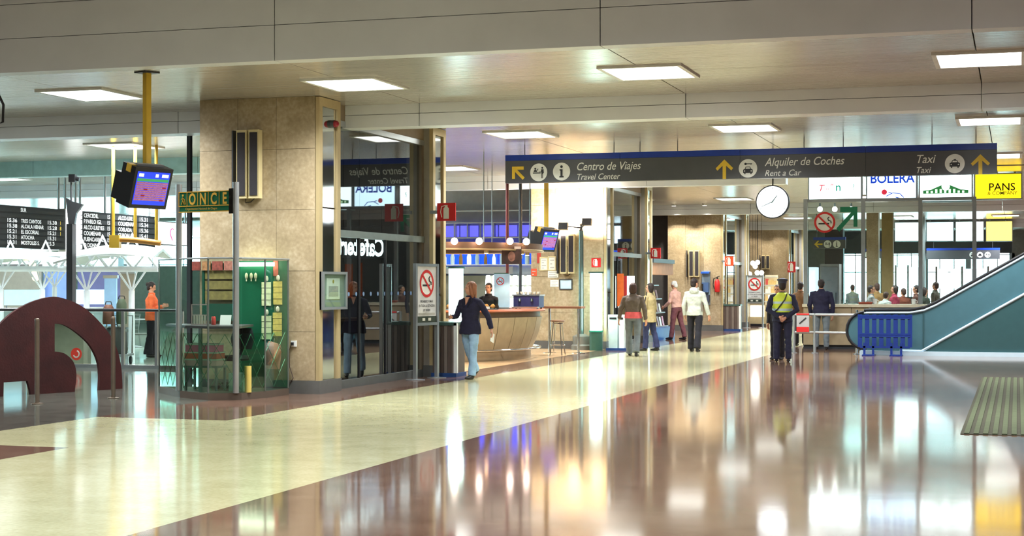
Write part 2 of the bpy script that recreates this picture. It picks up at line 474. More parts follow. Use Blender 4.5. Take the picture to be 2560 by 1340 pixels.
# ---- pillars with stone cladding, mirror strip and champagne trim
def stone_pillar(label, y0, x0=-12.05, x1=XB, depth=.8, nx=3):
    t = thing('pillar', label, 'pillar', ((x0 + x1) / 2, y0 + depth / 2, 0))
    part('core', MB().box(x0 + .03, x1 - .06, y0 + .03, y0 + depth, 0, CZ), M('pillar_core', (150, 130, 98), .8), t)
    part('plinth', MB().box(x0 - .01, x1 + .02, y0 - .02, y0 + depth + .02, 0, .2), M('plinth_stone', (92, 92, 90), .4), t)
    zs = [.2, .94, 1.86, 2.79, 3.71, CZ]; g = .0025
    for za, zb in zip(zs[:-1], zs[1:]):
        for i in range(nx):
            a = x0 + (x1 - .05 - x0) * i / nx; b = x0 + (x1 - .05 - x0) * (i + 1) / nx
            part('stone_panel', MB().box(a + g, b - g, y0, y0 + .03, za + g, zb - g), m_marble, t)
        part('stone_panel', MB().box(x0, x0 + .03, y0 + .035, y0 + depth, za + g, zb - g), m_marble, t)
    mirror_strip(t, y0, y0 + depth, x1)
    return t
def mirror_strip(t, ya, yb, x1):
    w = .12
    for a, b in ((ya, ya + w), (yb - w, yb)):
        part('trim_post', MB().box(x1 - .06, x1 + .012, a, b, .2, CZ - .01), m_brass, t)
    part('trim_head', MB().box(x1 - .06, x1 + .012, ya + w, yb - w, CZ - .14, CZ - .01), m_brass, t)
    for za, zb in ((.2, 1.45), (1.46, 2.82), (2.83, CZ - .14)):
        part('mirror_panel', MB().box(x1 - .055, x1 - .02, ya + w + .012, yb - w - .012, za + .006, zb - .006), m_mirror, t)
def slim_column(label, y0, depth=.68):
    x0 = -10.55
    t = thing('column', label, 'column', ((x0 + XB) / 2, y0 + depth / 2, 0))
    part('core', MB().box(x0, XB - .06, y0, y0 + depth, 0, CZ), M('taupe_panel', (152, 146, 138), .5), t)
    part('plinth', MB().box(x0 - .01, XB + .02, y0 - .02, y0 + depth + .02, 0, .2), MATS['plinth_stone'], t)
    mirror_strip(t, y0, y0 + depth, XB)
    return t
PY = [22.38, 40.2, 57.4, 74.9]
QY = [27.35, 45.0, 62.6, 80.0]
stone_pillar('broad travertine pillar behind the green lottery kiosk', PY[0])
stone_pillar('broad pillar lit white by spotlights beside the bar', PY[1])
stone_pillar('travertine pillar with a telephone and fire extinguisher on it', PY[2])
stone_pillar('smaller looking travertine pillar behind the police officer', PY[3])
slim_column('slim mirrored column beside the first no-smoking stand', QY[0])
slim_column('slim mirrored column beside the newsstand', QY[1])
slim_column('slim mirrored column beyond the telephone pillar', QY[2])
slim_column('slim mirrored column nearest the far windows', QY[3])

# ---- glazed shop fronts between pillar and column
def shopfront(n, ya, yb, mull, ztr=2.41, ztop=4.16):
    X = -10.27
    w = struct('window_%d' % n, MB().box(X - .05, X + .05, ya, yb, 0, .13), M('sill_metal', (112, 116, 114), .4, .5))
    part('head_frame', MB().box(X - .06, X + .06, ya, yb, ztop, ztop + .09), m_alu, w)
    part('transom', MB().box(X - .06, X + .07, ya, yb, ztr, ztr + .11), M('transom_metal', (150, 160, 158), .35, .6), w)
    part('upper_wall', MB().box(X - .05, X + .05, ya, yb, ztop + .09, CZ), M('taupe_panel2', (150, 132, 112), .5), w)
    edges = [ya + .02] + mull + [yb - .02]
    for a, b in zip(edges[:-1], edges[1:]):
        part('pane', MB().box(X - .006, X + .006, a + .03, b - .03, .13, ztr), m_shopglass, w)
    part('pane', MB().box(X - .006, X + .006, ya + .02, (ya + yb) / 2 - .8, ztr + .11, ztop), m_shopglass, w)
    part('pane', MB().box(X - .006, X + .006, (ya + yb) / 2 - .796, yb - .02, ztr + .11, ztop), m_shopglass, w)
    for i, m_ in enumerate(edges):
        part('mullion', MB().box(X - .02, X + .025, m_ - .018, m_ + .018, .13, ztr), m_black, w)
    part('end_post', MB().box(X - .05, X + .05, yb - .1, yb, .13, ztop), M('taupe_post', (120, 106, 90), .4, .3), w)
    return w
sf1 = shopfront(1, 23.2, 27.35, [24.45, 25.6])
sf2 = shopfront(2, 41.02, 45.0, [42.3, 43.6])
sf3 = shopfront(3, 58.22, 62.6, [59.6, 61.1])
sf4 = shopfront(4, 75.72, 80.0, [77.6])
m_dot = M('blue_sticker', (120, 150, 190), .5)
for i in range(12):
    y = 23.4 + i * .31
    part('sticker', MB().disc(V(-10.262, y, 1.5), UY, UZ, .035, 0, .004, 12), m_dot, sf1)
# shop partitions behind the fronts
for i, (ya, yb) in enumerate(((41.75, 41.9), (45.0, 45.15), (58.3, 58.45), (62.6, 62.75), (75.8, 75.95), (80, 80.15))):
    struct('wall_partition_%d' % (i + 1), MB().box(-14.9, -10.55 if i % 2 else -12.05, ya, yb, 0, CZ), m_darkwall)
# ================================================================== people
def remeshed(mb, voxel, smooth_it=3, fold=0.0):
    me = bpy.data.meshes.new('tmp'); me.from_pydata(mb.v, [], mb.f)
    bm = bmesh.new(); bm.from_mesh(me); bmesh.ops.recalc_face_normals(bm, faces=bm.faces); bm.to_mesh(me); bm.free()
    ob = bpy.data.objects.new('tmp', me); COL.objects.link(ob)
    r = ob.modifiers.new('r', 'REMESH'); r.mode = 'VOXEL'; r.voxel_size = voxel; r.use_smooth_shade = True
    s = ob.modifiers.new('s', 'SMOOTH'); s.iterations = smooth_it; s.factor = .5
    dg = bpy.context.evaluated_depsgraph_get()
    out = bpy.data.meshes.new_from_object(ob.evaluated_get(dg))
    bpy.data.objects.remove(ob); bpy.data.meshes.remove(me)
    if fold:
        from mathutils import noise
        nr = [Vector(v.normal) for v in out.vertices]
        for v, vn in zip(out.vertices, nr):
            c = v.co; q = noise.noise(V(c.x * 7, c.y * 7, c.z * 11)) + .6 * noise.noise(V(c.x * 17 + 3, c.y * 17, c.z * 20))
            v.co = c + vn * (q * fold)
    for p in out.polygons: p.use_smooth = True
    return out
def join_mb(me, mb):
    bm = bmesh.new(); bm.from_mesh(me)
    vs = [bm.verts.new(p) for p in mb.v]
    for f in mb.f:
        try: bm.faces.new([vs[i] for i in f]).smooth = True
        except ValueError: pass
    bmesh.ops.recalc_face_normals(bm, faces=bm.faces); bm.to_mesh(me); bm.free()

m_skin = M('skin', (206, 150, 122), .55, var=.05)
m_eye = M('eye', (40, 30, 26), .3)
m_lip = M('lips', (160, 80, 74), .5)
def cloth(name, rgb, var=.16, rough=.9, sc=9.0): return M('cloth_' + name, rgb, rough, 0, var, sc, bump=.5, bscale=14.0)
def hairm(name, rgb): return M('hair_' + name, rgb, .55, 0, .3, 30.0, bump=.6, bscale=60.0, stretch=(1, 1, .15))

def hand(mb, w, direction, palmn, side, curl=.5, k=1.0):
    """palm and five unequal, bent fingers; direction runs from wrist to knuckles, palmn out of the palm"""
    d = direction.normalized(); p = (palmn - d * palmn.dot(d)).normalized(); a = d.cross(p) * side   # a points to the thumb side
    mb.loft([(w - d * .03 * k, .024 * k, .018 * k), (w, .026 * k, .018 * k), (w + d * .035 * k, .037 * k, .016 * k), (w + d * .078 * k, .040 * k, .013 * k), (w + d * .09 * k, .034 * k, .009 * k)], a, 10)
    for i, (off, L) in enumerate(((.030, .068), (.010, .076), (-.011, .070), (-.030, .056))):
        b = w + d * .082 * k + a * off * k; c1 = curl * .5; c2 = curl * 1.15
        q1 = b + (d * math.cos(c1) + p * math.sin(c1) + a * off * 2.0) * (L * .45 * k)
        q2 = q1 + (d * math.cos(c2) + p * math.sin(c2)) * (L * .33 * k)
        q3 = q2 + (d * math.cos(c2 * 1.5) + p * math.sin(c2 * 1.5)) * (L * .27 * k)
        mb.tube([b - d * .012 * k, q1, q2, q3], [.0098 * k, .009 * k, .0084 * k, .0062 * k], 7)
    b = w + d * .02 * k + a * .026 * k
    q1 = b + (d * .6 + a * .75 + p * .25).normalized() * .036 * k
    q2 = q1 + (d * .9 + a * .3 + p * .35).normalized() * .032 * k
    mb.tube([b - a * .014 * k, q1, q2], [.0125 * k, .0105 * k, .0075 * k], 7)

def person(label, loc, rz, H=1.72, top=None, bottom=None, shoe=None, hair=None, style='short', build=1.0,
           legs=((0, 0), (0, 0)), arms=None, lean=0.0, headyaw=0.0, headpitch=0.0, hem=.84, flare=1.0, sleeve=None, skin=None, open_=0.0, hood=False, hips=1.0, curl=.6, palms=None):
    """forward is local +Y. legs: (thigh forward, knee bend) in degrees for the left (-X) and right (+X) leg"""
    k = H / 1.72
    t = thing('person', label, 'person', loc, rz)
    sk = skin or m_skin
    th, sh = .40 * k, .41 * k
    # legs in the sagittal plane; pelvis rides so that the lower foot touches the floor
    rel = []
    for a, b in legs:
        a, b = math.radians(a), math.radians(b)
        kn = V(0, math.sin(a) * th, -math.cos(a) * th); an = kn + V(0, math.sin(a - b) * sh, -math.cos(a - b) * sh)
        rel.append((kn, an, a - b))
    hz = max(-an.z for _, an, _ in rel) + .085 * k
    hipc = V(0, 0, hz + .04 * k)
    lr = Matrix.Rotation(-math.radians(lean), 3, 'X')
    def up(z, x=0, y=0): return hipc + lr @ V(x * k, y * k, z * k)
    waist, chest, shl, neck = up(.14), up(.36), up(.50), up(.555)
    b_ = build
    HJ = []; body = MB()
    trou = MB(); shoes = []
    for i, sx in enumerate((-1, 1)):
        hj = hipc + V(sx * .092 * k * b_, 0, -.04 * k)
        kn, an, fa = rel[i]; kn = hj + kn + V(sx * .012 * k, 0, 0); an = hj + an + V(sx * .016 * k, 0, 0)
        HJ.append((hj, kn, an))
        body.tube([hj, kn, an], [.068 * k, .048 * k, .034 * k], 10)
        s_ = math.sqrt(b_)
        mid = hj.lerp(kn, .5) + V(0, .008, 0); cal = kn.lerp(an, .4) + V(0, -.012 * k, 0)
        trou.loft([(hj + V(-sx * .01, 0, .05 * k), .096 * k * s_ * hips, .105 * k * s_), (mid, .086 * k * s_ * hips, .092 * k * s_), (kn, .068 * k * s_, .072 * k * s_), (cal, .066 * k * s_ * (1 + (flare - 1) * .4), .07 * k * s_ * (1 + (flare - 1) * .4)),
                   (an + V(0, -.005, -.02 * k), .062 * k * s_ * flare, .072 * k * s_ * flare)], UX, 14)
        # foot
        tip = math.radians(max(0.0, -math.degrees(fa)) * .9) if an.z > .12 * k else 0.0
        fw = V(0, math.cos(tip), -math.sin(tip)); uq = V(0, math.sin(tip), math.cos(tip))
        if an.z < .12 * k: an0 = V(an.x, an.y, .085 * k)
        else: an0 = an
        heel = an0 - uq * (.045 * k) - fw * (.055 * k)
        body.tube([an, an0 - uq * .04 * k + fw * .06 * k], [.034 * k, .026 * k], 8)
        sm = MB(); sm.loft([(heel, .026 * k, .026 * k), (heel + fw * .03 * k, .036 * k, .04 * k), (heel + fw * .1 * k, .038 * k, .042 * k), (heel + fw * .17 * k - uq * .008 * k, .044 * k, .032 * k), (heel + fw * .225 * k - uq * .012 * k, .036 * k, .024 * k), (heel + fw * .25 * k - uq * .014 * k, .015 * k, .014 * k)], UX, 12)
        sm.loft([(heel + uq * .02 * k + fw * .045 * k, .036 * k, .045 * k), (an0 + uq * .03 * k, .04 * k, .042 * k)], UX, 12)
        shoes.append(sm)
    trou.loft([(hipc + V(0, 0, -.075 * k), .13 * k * b_ * hips, .11 * k * b_), (hipc, .168 * k * b_ * hips, .122 * k * b_), (up(.08), .155 * k * b_, .112 * k * b_), (up(.155), .138 * k * b_, .1 * k * b_)], UX, 18)
    # torso
    body.loft([(hipc - V(0, 0, .05 * k), .1 * k, .07 * k), (waist, .095 * k, .065 * k), (chest, .12 * k, .08 * k), (shl, .14 * k, .06 * k), (neck, .06 * k, .055 * k)], UX, 14)
    hl = hem * k          # hem height above the floor
    t1 = MB(); hb = V(0, 0, 0) + hipc; hb.z = hl
    g = 1.0 + open_
    secs = []
    if hl < hipc.z - .02: secs += [(hb, .182 * k * b_ * g * hips, .132 * k * b_ * g)]
    if hl < hipc.z + .02: secs += [(hipc + V(0, 0, .02), .178 * k * b_ * g * hips, .132 * k * b_)]
    else: secs += [(hb, .165 * k * b_ * g, .125 * k * b_)]
    if hl < waist.z - .04: secs += [(waist, .156 * k * b_, .122 * k * b_)]
    secs += [(up(.28), .172 * k * b_, .128 * k * b_), (up(.39), .184 * k * b_, .13 * k * b_), (up(.445), .172 * k * b_, .112 * k * b_), (up(.50), .125 * k * b_, .088 * k), (up(.535), .085 * k, .072 * k), (up(.572), .066 * k, .062 * k)]
    t1.loft(secs, UX, 20)
    # arms
    if arms is None: arms = (((-.035, -.01, -.29), (-.03, .06, -.55)), ((.035, -.01, -.29), (.03, .06, -.55)))
    hmb = MB()
    for i, sx in enumerate((-1, 1)):
        s0 = up(.452, sx * .176 * b_)
        el = s0 + lr @ (V(*arms[i][0]) * k); wr = s0 + lr @ (V(*arms[i][1]) * k)
        body.tube([s0, el, wr], [.042 * k, .033 * k, .024 * k], 8)
        bw = math.sqrt(b_)
        t1.tube([up(.462, sx * .1 * b_), s0, s0.lerp(el, .5), el, el.lerp(wr, .55), wr + (el - wr).normalized() * .015], [.066 * k * bw, .066 * k * bw, .059 * k * bw, .053 * k * bw, .048 * k * bw, .043 * k * bw], 12)
        pn = V(*palms[i]) if palms else V(-sx * .8, .4, 0)
        hand(hmb, wr, wr - el, pn, sx, curl, k)
    # head
    hc = up(.70) ; hr = Matrix.Rotation(math.radians(headyaw), 3, 'Z') @ Matrix.Rotation(-math.radians(headpitch), 3, 'X')
    hp = lambda x, y, z: hc + hr @ (V(x, y, z) * k)
    body.tube([up(.5), up(.56), hp(0, -.012, -.05)], [.075 * k, .055 * k, .052 * k], 12)
    body.ell(hp(0, -.008, .022), .074 * k, .094 * k, .094 * k, 18, 12, hr)
    body.ell(hp(0, .018, -.045), .057 * k, .07 * k, .074 * k, 16, 10, hr)
    body.ell(hp(0, .05, -.085), .03 * k, .032 * k, .028 * k, 10, 8, hr)
    body.tube([hp(0, .082, .018), hp(0, .098, -.016), hp(0, .098, -.03)], [.009 * k, .013 * k, .016 * k], 8)
    body.ell(hp(0, .078, .03), .05 * k, .014 * k, .01 * k, 10, 6, hr)
    for sx in (-1, 1): body.ell(hp(sx * .075, -.008, -.008), .011 * k, .02 * k, .032 * k, 8, 8, hr)
    bm_ = remeshed(body, .0085, 2); join_mb(bm_, hmb)
    link('body', bm_, sk, t)
    for sx in (-1, 1): part('eye', MB().ell(hp(sx * .031, .083, .008), .012 * k, .006 * k, .007 * k, 8, 6, hr), m_eye, t, 60, True)
    part('mouth', MB().ell(hp(0, .087, -.058), .022 * k, .006 * k, .007 * k, 8, 6, hr), m_lip, t, 60, True)
    link('trousers', remeshed(trou, .012, 3, .008), bottom, t)
    if hood:
        t1.ell(up(.52, 0, -.085), .12 * k, .075 * k, .085 * k, 14, 10)
        t1.tube([up(.555, -.085, .0), up(.585, -.05, .055), up(.56, 0, .09), up(.585, .05, .055), up(.555, .085, 0)], .032 * k, 8)
    else:
        t1.tube([up(.55, math.cos(a) * .068, math.sin(a) * .064) for a in [2 * math.pi * j / 12 for j in range(12)]], .02 * k, 8, True)
    tt = link('jacket', remeshed(t1, .012, 3, .009), top, t)
    for sm in shoes: link('shoe', remeshed(sm, .01, 1), shoe or m_black, t)
    # hair
    hm = MB()
    if style != 'bald':
        hm.ell(hp(0, -.02, .034), .084 * k, .1 * k, .096 * k, 18, 12, hr)
        hm.ell(hp(0, -.05, -.02), .078 * k, .066 * k, .085 * k, 14, 10, hr)
        if style == 'long':
            hm.loft([(hp(0, -.03, .03), .085 * k, .08 * k), (hp(0, -.055, -.07), .095 * k, .06 * k), (up(.50, 0, -.115), .105 * k, .045 * k), (up(.40, .01, -.145), .095 * k, .035 * k), (up(.33, .015, -.145), .05 * k, .02 * k)], hr @ UX, 14)
            for sx in (-1, 1): hm.tube([hp(sx * .06, .03, .07), hp(sx * .084, .012, 0), hp(sx * .086, 0, -.09), up(.47, sx * .08, .0)], [.02 * k, .026 * k, .028 * k, .014 * k], 8)
        if style == 'bob':
            hm.loft([(hp(0, -.02, .06), .09 * k, .095 * k), (hp(0, -.035, -.02), .1 * k, .085 * k), (hp(0, -.045, -.1), .092 * k, .06 * k), (hp(0, -.05, -.135), .06 * k, .035 * k)], hr @ UX, 16)
        if style == 'bun':
            hm.ell(hp(0, -.115, .03), .045 * k, .045 * k, .045 * k, 12, 8, hr)
        me = remeshed(hm, .011, 2)
        # open the face: pull hair back from the front of the head
        inv = hr.transposed()
        bm = bmesh.new(); bm.from_mesh(me)
        kill = []
        for f in bm.faces:
            q = inv @ (f.calc_center_median() - hc) / k
            if q.y > .035 and q.z < .072 and abs(q.x) < .078 and q.z > -.16: kill.append(f)
            elif q.y > .0 and q.z < -.02 and style in ('short', 'bun'): kill.append(f)
        bmesh.ops.delete(bm, geom=kill, context='FACES'); bm.to_mesh(me); bm.free()
        link('hair', me, hair, t)
    t_info[t.name] = dict(hp=hp, up=up, hr=hr, k=k, hipc=hipc, HJ=HJ)
    return t
t_info = {}

c_navy = cloth('navy', (36, 34, 58)); c_jean = cloth('light_denim', (150, 182, 214)); c_dkjean = cloth('dark_denim', (52, 56, 92))
c_greyjean = cloth('grey_denim', (108, 116, 122)); c_brown = cloth('brown_grey', (104, 92, 84)); c_beige = cloth('beige', (186, 166, 122))
c_cream = cloth('cream_fleece', (196, 200, 190)); c_blk = cloth('black', (34, 32, 40)); c_orange = cloth('orange', (236, 112, 66)); c_pinkshirt = cloth('dusty_pink', (206, 160, 146))
c_wine = cloth('wine', (112, 66, 72)); c_police = cloth('police_navy', (38, 38, 60)); c_khaki = cloth('khaki', (150, 134, 104)); c_tan = cloth('tan_brown', (128, 92, 64))
h_dark = hairm('dark', (42, 30, 28)); h_auburn = hairm('auburn', (150, 96, 66)); h_white = hairm('white', (222, 220, 214)); h_brown = hairm('brown', (70, 46, 40))
shoe_d = M('dark_leather', (40, 36, 36), .4)
D2 = math.radians

# the woman walking in light jeans
w = person('woman walking in dark navy jacket and pale blue jeans', fl(1176, 947), D2(163), 1.68, c_navy, c_jean, shoe_d, h_auburn, 'long',
           legs=((10, 3), (-15, 16)), build=1.08, arms=(((-.13, -.1, -.25), (-.2, -.1, -.49)), ((.1, .03, -.26), (.07, .22, -.27))), hem=.80, open_=.12, flare=1.12, headyaw=-48)
iw = t_info[w.name]
uw = iw['up']
VN = (UZ * .952 - UY * .306).normalized()
part('neckline', MB().flat([(-.045, .012), (0, -.13), (.045, .012)], uw(.522, 0, .082), -UX, VN, -.035, .026), m_skin, w, 0, True)
for s_ in (-1, 1):
    q = [(0, .0), (s_ * .045, .012), (s_ * .06, -.06), (s_ * .004, -.17), (-s_ * .012, -.165)]
    part('lapel', MB().flat(q, uw(.518, s_ * .044, .094), UX, VN, -.012, .012), cloth('navy_lapel', (24, 22, 42)), w, 0, True)
a = iw['up'](.452, -.19) + V(-.215, -.1, -.62)
solo('folded_leaflet', MB().obox(w.matrix_basis @ a, V(.02, .03, -.02), V(.0, .03, .075), V(.004, -.002, 0)), m_paper, 'small white leaflet held by the walking woman in jeans', 'leaflet')
# the group by the shop fronts
p3 = person('woman seen from behind in brown-grey jacket with pink hem', fl(1583, 890), D2(2), 1.68, c_brown, c_greyjean, shoe_d, h_brown, 'bob',
            legs=((14, 4), (-12, 14)), arms=(((-.1, -.02, -.27), (-.14, .0, -.5)), ((.08, -.03, -.27), (.1, .02, -.52))), hem=1.0, flare=1.25, hips=1.0, build=1.14)
i3 = t_info[p3.name]
sh_ = MB(); sh_.loft([(i3['hipc'] + V(0, 0, -.02), .205, .158), (i3['hipc'] + V(0, 0, .06), .2, .154), (i3['up'](.13), .184, .146)], UX, 20)
part('pink_shirt_hem', sh_, cloth('coral', (232, 104, 110)), p3, 50, True)
p4 = person('dark-haired woman in beige jacket with shoulder bag', fl(1624, 877), D2(72), 1.66, c_beige, c_dkjean, shoe_d, h_dark, 'bob',
            legs=((6, 2), (-8, 6)), arms=(((-.05, .0, -.28), (-.02, .14, -.44)), ((.05, -.02, -.28), (.06, .05, -.52))), hem=.74, open_=.08, headyaw=25, build=1.12)
bg = MB(); b0 = p4.matrix_basis @ V(-.36, -.02, .98)
bg.obox(b0, V(.05, .02, 0), V(-.04, .14, 0), V(0, 0, .12)); sb = solo('shoulder_bag', bg, c_khaki, 'tan shoulder bag hanging at the beige jacket', 'bag')
part('strap', MB().tube([b0 + V(-.04, .13, .11), p4.matrix_basis @ V(-.13, 0, 1.46), b0 + V(.04, -.13, .11)], .012, 6), shoe_d, sb, 40)
p5 = person('white-haired man in pink shirt and wine trousers reaching out', fl(1692, 849), D2(68), 1.74, c_pinkshirt, c_wine, shoe_d, h_white, 'short',
            legs=((10, 2), (-12, 4)), arms=(((-.06, .06, -.26), (-.02, .3, -.36)), ((.05, .02, -.28), (.04, .2, -.46))), hem=.93, lean=8, headpitch=22, build=1.12)
vm = MB(); i5 = t_info[p5.name]
p6 = person('man seen from behind in cream hooded jacket', fl(1737, 879), D2(-6), 1.78, c_cream, c_blk, shoe_d, h_dark, 'short', build=1.1,
            legs=((8, 3), (-10, 8)), arms=(((-.07, -.03, -.28), (-.06, .02, -.53)), ((.09, -.02, -.27), (.14, .03, -.52))), hem=.86, flare=1.3, hood=True, headyaw=-30)
i6 = t_info[p6.name]
for sx in (-1, 1):
    part('side_panel', MB().loft([(i6['up'](.03, sx * .178, -.03), .026, .05), (i6['up'](.2, sx * .158, -.03), .026, .05), (i6['up'](.36, sx * .168, -.02), .02, .045)], UY, 10), cloth('side_grey', (120, 110, 100)), p6, 50, True)
# the police officer
p7 = person('police officer in navy uniform with yellow reflective vest', fl(1956, 905), D2(8), 1.72, c_police, c_police, shoe_d, h_dark, 'short', build=1.2,
            legs=((1, 1), (-1, 1)), arms=(((-.1, -.1, -.27), (.155, -.2, -.42)), ((.1, -.1, -.27), (-.15, -.21, -.44))), hem=.86, palms=((0, -1, 0), (0, -1, 0)))
i7 = t_info[p7.name]; u7 = i7['up']
vest = MB(); vest.loft([(u7(.13), .2, .165), (u7(.28), .216, .165), (u7(.39), .23, .166), (u7(.45), .222, .148), (u7(.505), .152, .115), (u7(.55), .085, .088)], UX, 22)
vm_ = M('hi_vis_yellow', (208, 222, 66), .6, bump=.3, bscale=20)
vv = part('safety_vest', vest, vm_, p7, 60, True, 'yellow reflective vest')
for z in (.185, .335):
    part('reflective_band', MB().loft([(u7(z - .025), .21 if z < .3 else .226, .17), (u7(z + .025), .214 if z < .3 else .23, .17)], UX, 22), M('reflective_silver', (196, 214, 220), .35, .3), vv, 60, True)
part('cross_strap', MB().tube([u7(.53, .1, -.1), u7(.40, .05, -.178), u7(.2, -.1, -.18), u7(.12, -.19, -.1)], .014, 6), m_black, p7, 40, True)
hp = i7['hp']; cap = MB()
cap.loft([(hp(0, -.012, .045), .088, .102), (hp(0, -.012, .09), .09, .104), (hp(0, -.014, .115), .118, .132), (hp(0, -.014, .135), .112, .126), (hp(0, -.012, .142), .06, .07)], UX, 22)
cp = part('peaked_cap', cap, M('police_cap', (58, 60, 76), .7), p7, 40, True)
part('cap_peak', MB().loft([(hp(0, .06, .058), .075, .05), (hp(0, .075, .05), .075, .055)], UX, 16), m_black, cp, 40, True)
person('person in dark coat standing in front of the police officer', P(1944, 35.6), D2(170), 1.62, c_blk, c_blk, shoe_d, h_brown, 'short')
person('man seen from behind in navy jacket at the steel rail', fl(2053, 874), D2(4), 1.76, c_navy, c_greyjean, shoe_d, h_dark, 'short', build=1.22,
       legs=((2, 1), (-2, 1)), arms=(((-.07, -.01, -.28), (-.05, .1, -.5)), ((.07, -.01, -.28), (.06, .04, -.54))), hem=.84)
person('person in tan jacket standing behind the glass post', P(2001, 43.6), D2(-4), 1.70, c_tan, c_blk, shoe_d, h_dark, 'short')
person('woman in orange sweater and black flared trousers reading', fl(379, 893), D2(-66), 1.68, c_orange, c_blk, shoe_d, h_dark, 'bun',
       legs=((3, 2), (-3, 2)), arms=(((-.05, .03, -.27), (.02, .26, -.2)), ((.05, .03, -.27), (-.02, .26, -.2))), hem=.86, flare=1.55, headpitch=22, build=1.12)
# guests behind the counter and a waiter at the bar
person('dark-haired guest in grey top seated behind the counter', P(2178, 44.6), D2(-80), 1.6, cloth('grey_knit', (130, 134, 134)), c_blk, shoe_d, h_dark, 'short')
person('guest with curly dark hair and crimson scarf at the counter', P(2236, 44.8), D2(100), 1.6, cloth('crimson', (150, 44, 70)), c_blk, shoe_d, h_dark, 'bob', build=1.2)
person('guest in pale grey jacket leaning over the counter', P(2206, 43.9), D2(-30), 1.46, cloth('pale_grey', (176, 180, 174)), c_blk, shoe_d, h_brown, 'short', lean=18)
person('guest in brown jacket with mug behind the counter', P(2290, 44.6), D2(90), 1.6, cloth('chestnut', (92, 60, 52)), c_blk, shoe_d, h_dark, 'short')
person('guest in olive coat standing by the bright window', P(2338, 50.0), D2(70), 1.70, cloth('olive', (92, 88, 76)), c_blk, shoe_d, h_brown, 'short')
person('distant person in grey coat before the far window', P(2131, 56.0), D2(20), 1.62, cloth('slate', (110, 118, 120)), c_blk, shoe_d, h_dark, 'short')
person('waiter in dark shirt standing inside the bar', P(1221, 36.3), D2(175), 1.66, c_blk, c_blk, shoe_d, h_dark, 'short')
person('guest in rust sweater seated beside the curly-haired guest', P(2258, 45.6), D2(40), 1.52, cloth('rust', (120, 62, 44)), c_blk, shoe_d, h_brown, 'short', build=1.2)
person('guest in dark green coat at the end of the counter', P(2312, 45.0), D2(-60), 1.54, cloth('bottle_green', (50, 58, 50)), c_blk, shoe_d, h_dark, 'bob', build=1.2)
person('guest in mustard jacket behind the grey top guest', P(2192, 46.6), D2(30), 1.66, cloth('mustard', (150, 116, 70)), c_blk, shoe_d, h_brown, 'short', build=1.15)
# ================================================================== hanging direction sign
SGY = 31.4
m_board = M('sign_charcoal', (80, 82, 88), .4, .1, .05, 3.0)
m_sblue = M('sign_blue', (28, 60, 160), .35)
m_syel = M('sign_yellow', (222, 186, 60), .5)
m_swhite = M('sign_white', (226, 228, 226), .5)
m_pict = M('pictogram_dark', (44, 46, 52), .5)
def arrow_up(O, u, v, s):
    m = MB(); w = .16
    m.flat([(-.09 * s, -.5 * s), (.09 * s, -.5 * s), (.09 * s, .42 * s), (-.09 * s, .42 * s)], O, u, v)
    for q in (-1, 1): m.flat([(0, .5 * s), (0, .26 * s), (q * .36 * s, -.07 * s), (q * .45 * s, .05 * s)], O, u, v, 0, .005)
    return m
def arrow_diag(O, u, v, s):
    m = MB()
    m.flat([(-.5 * s, .5 * s), (.42 * s, .5 * s), (.42 * s, .26 * s), (-.1 * s, .26 * s), (.5 * s, -.34 * s), (.34 * s, -.5 * s), (-.26 * s, .1 * s), (-.26 * s, -.42 * s), (-.5 * s, -.42 * s)], O, u, v)
    return m
def pict(kind, O, u, v, r):
    m = MB(); a, b = .005, .009
    R = lambda x0, x1, y0, y1: m.rect(O, u, v, x0 * r, x1 * r, y0 * r, y1 * r, a, b)
    D = lambda x, y, q: m.disc(O + u * x * r + v * y * r, u, v, q * r, a, b, 14)
    F = lambda pts: m.flat([(x * r, y * r) for x, y in pts], O, u, v, a, b)
    if kind == 'info':
        D(0, .55, .15); F([(-.22, .26), (.12, .26), (.12, -.5), (.25, -.5), (.25, -.66), (-.25, -.66), (-.25, -.5), (-.12, -.5), (-.12, .1), (-.22, .1)])
    elif kind == 'desk':
        D(-.4, .42, .11); F([(-.62, .06), (-.5, .28), (-.28, .28), (-.18, .06)]); R(-.68, .22, -.12, -.02)
        D(.42, .5, .11); F([(.28, .34), (.56, .34), (.6, -.1), (.5, -.1), (.5, -.68), (.43, -.68), (.43, -.2), (.4, -.2), (.4, -.68), (.32, -.68), (.32, 0), (.1, .12), (.06, .04), (.28, .1)]); F([(-.18, .3), (-.1, .42), (-.04, .4), (-.14, .14)])
    else:
        y0 = -.16 if kind == 'key' else .02
        F([(-.34, .12 + y0), (-.24, .34 + y0), (.24, .34 + y0), (.34, .12 + y0), (.52, .02 + y0), (.52, -.34 + y0), (.4, -.34 + y0), (.4, -.46 + y0), (.26, -.46 + y0), (.26, -.34 + y0), (-.26, -.34 + y0), (-.26, -.46 + y0), (-.4, -.46 + y0), (-.4, -.34 + y0), (-.52, -.34 + y0), (-.52, .02 + y0)])
        if kind == 'key': D(-.26, .48, .13); R(-.2, .44, .45, .53); R(.3, .36, .36, .46)
        if kind == 'taxi': R(-.12, .12, .34 + y0, .44 + y0)
    return m
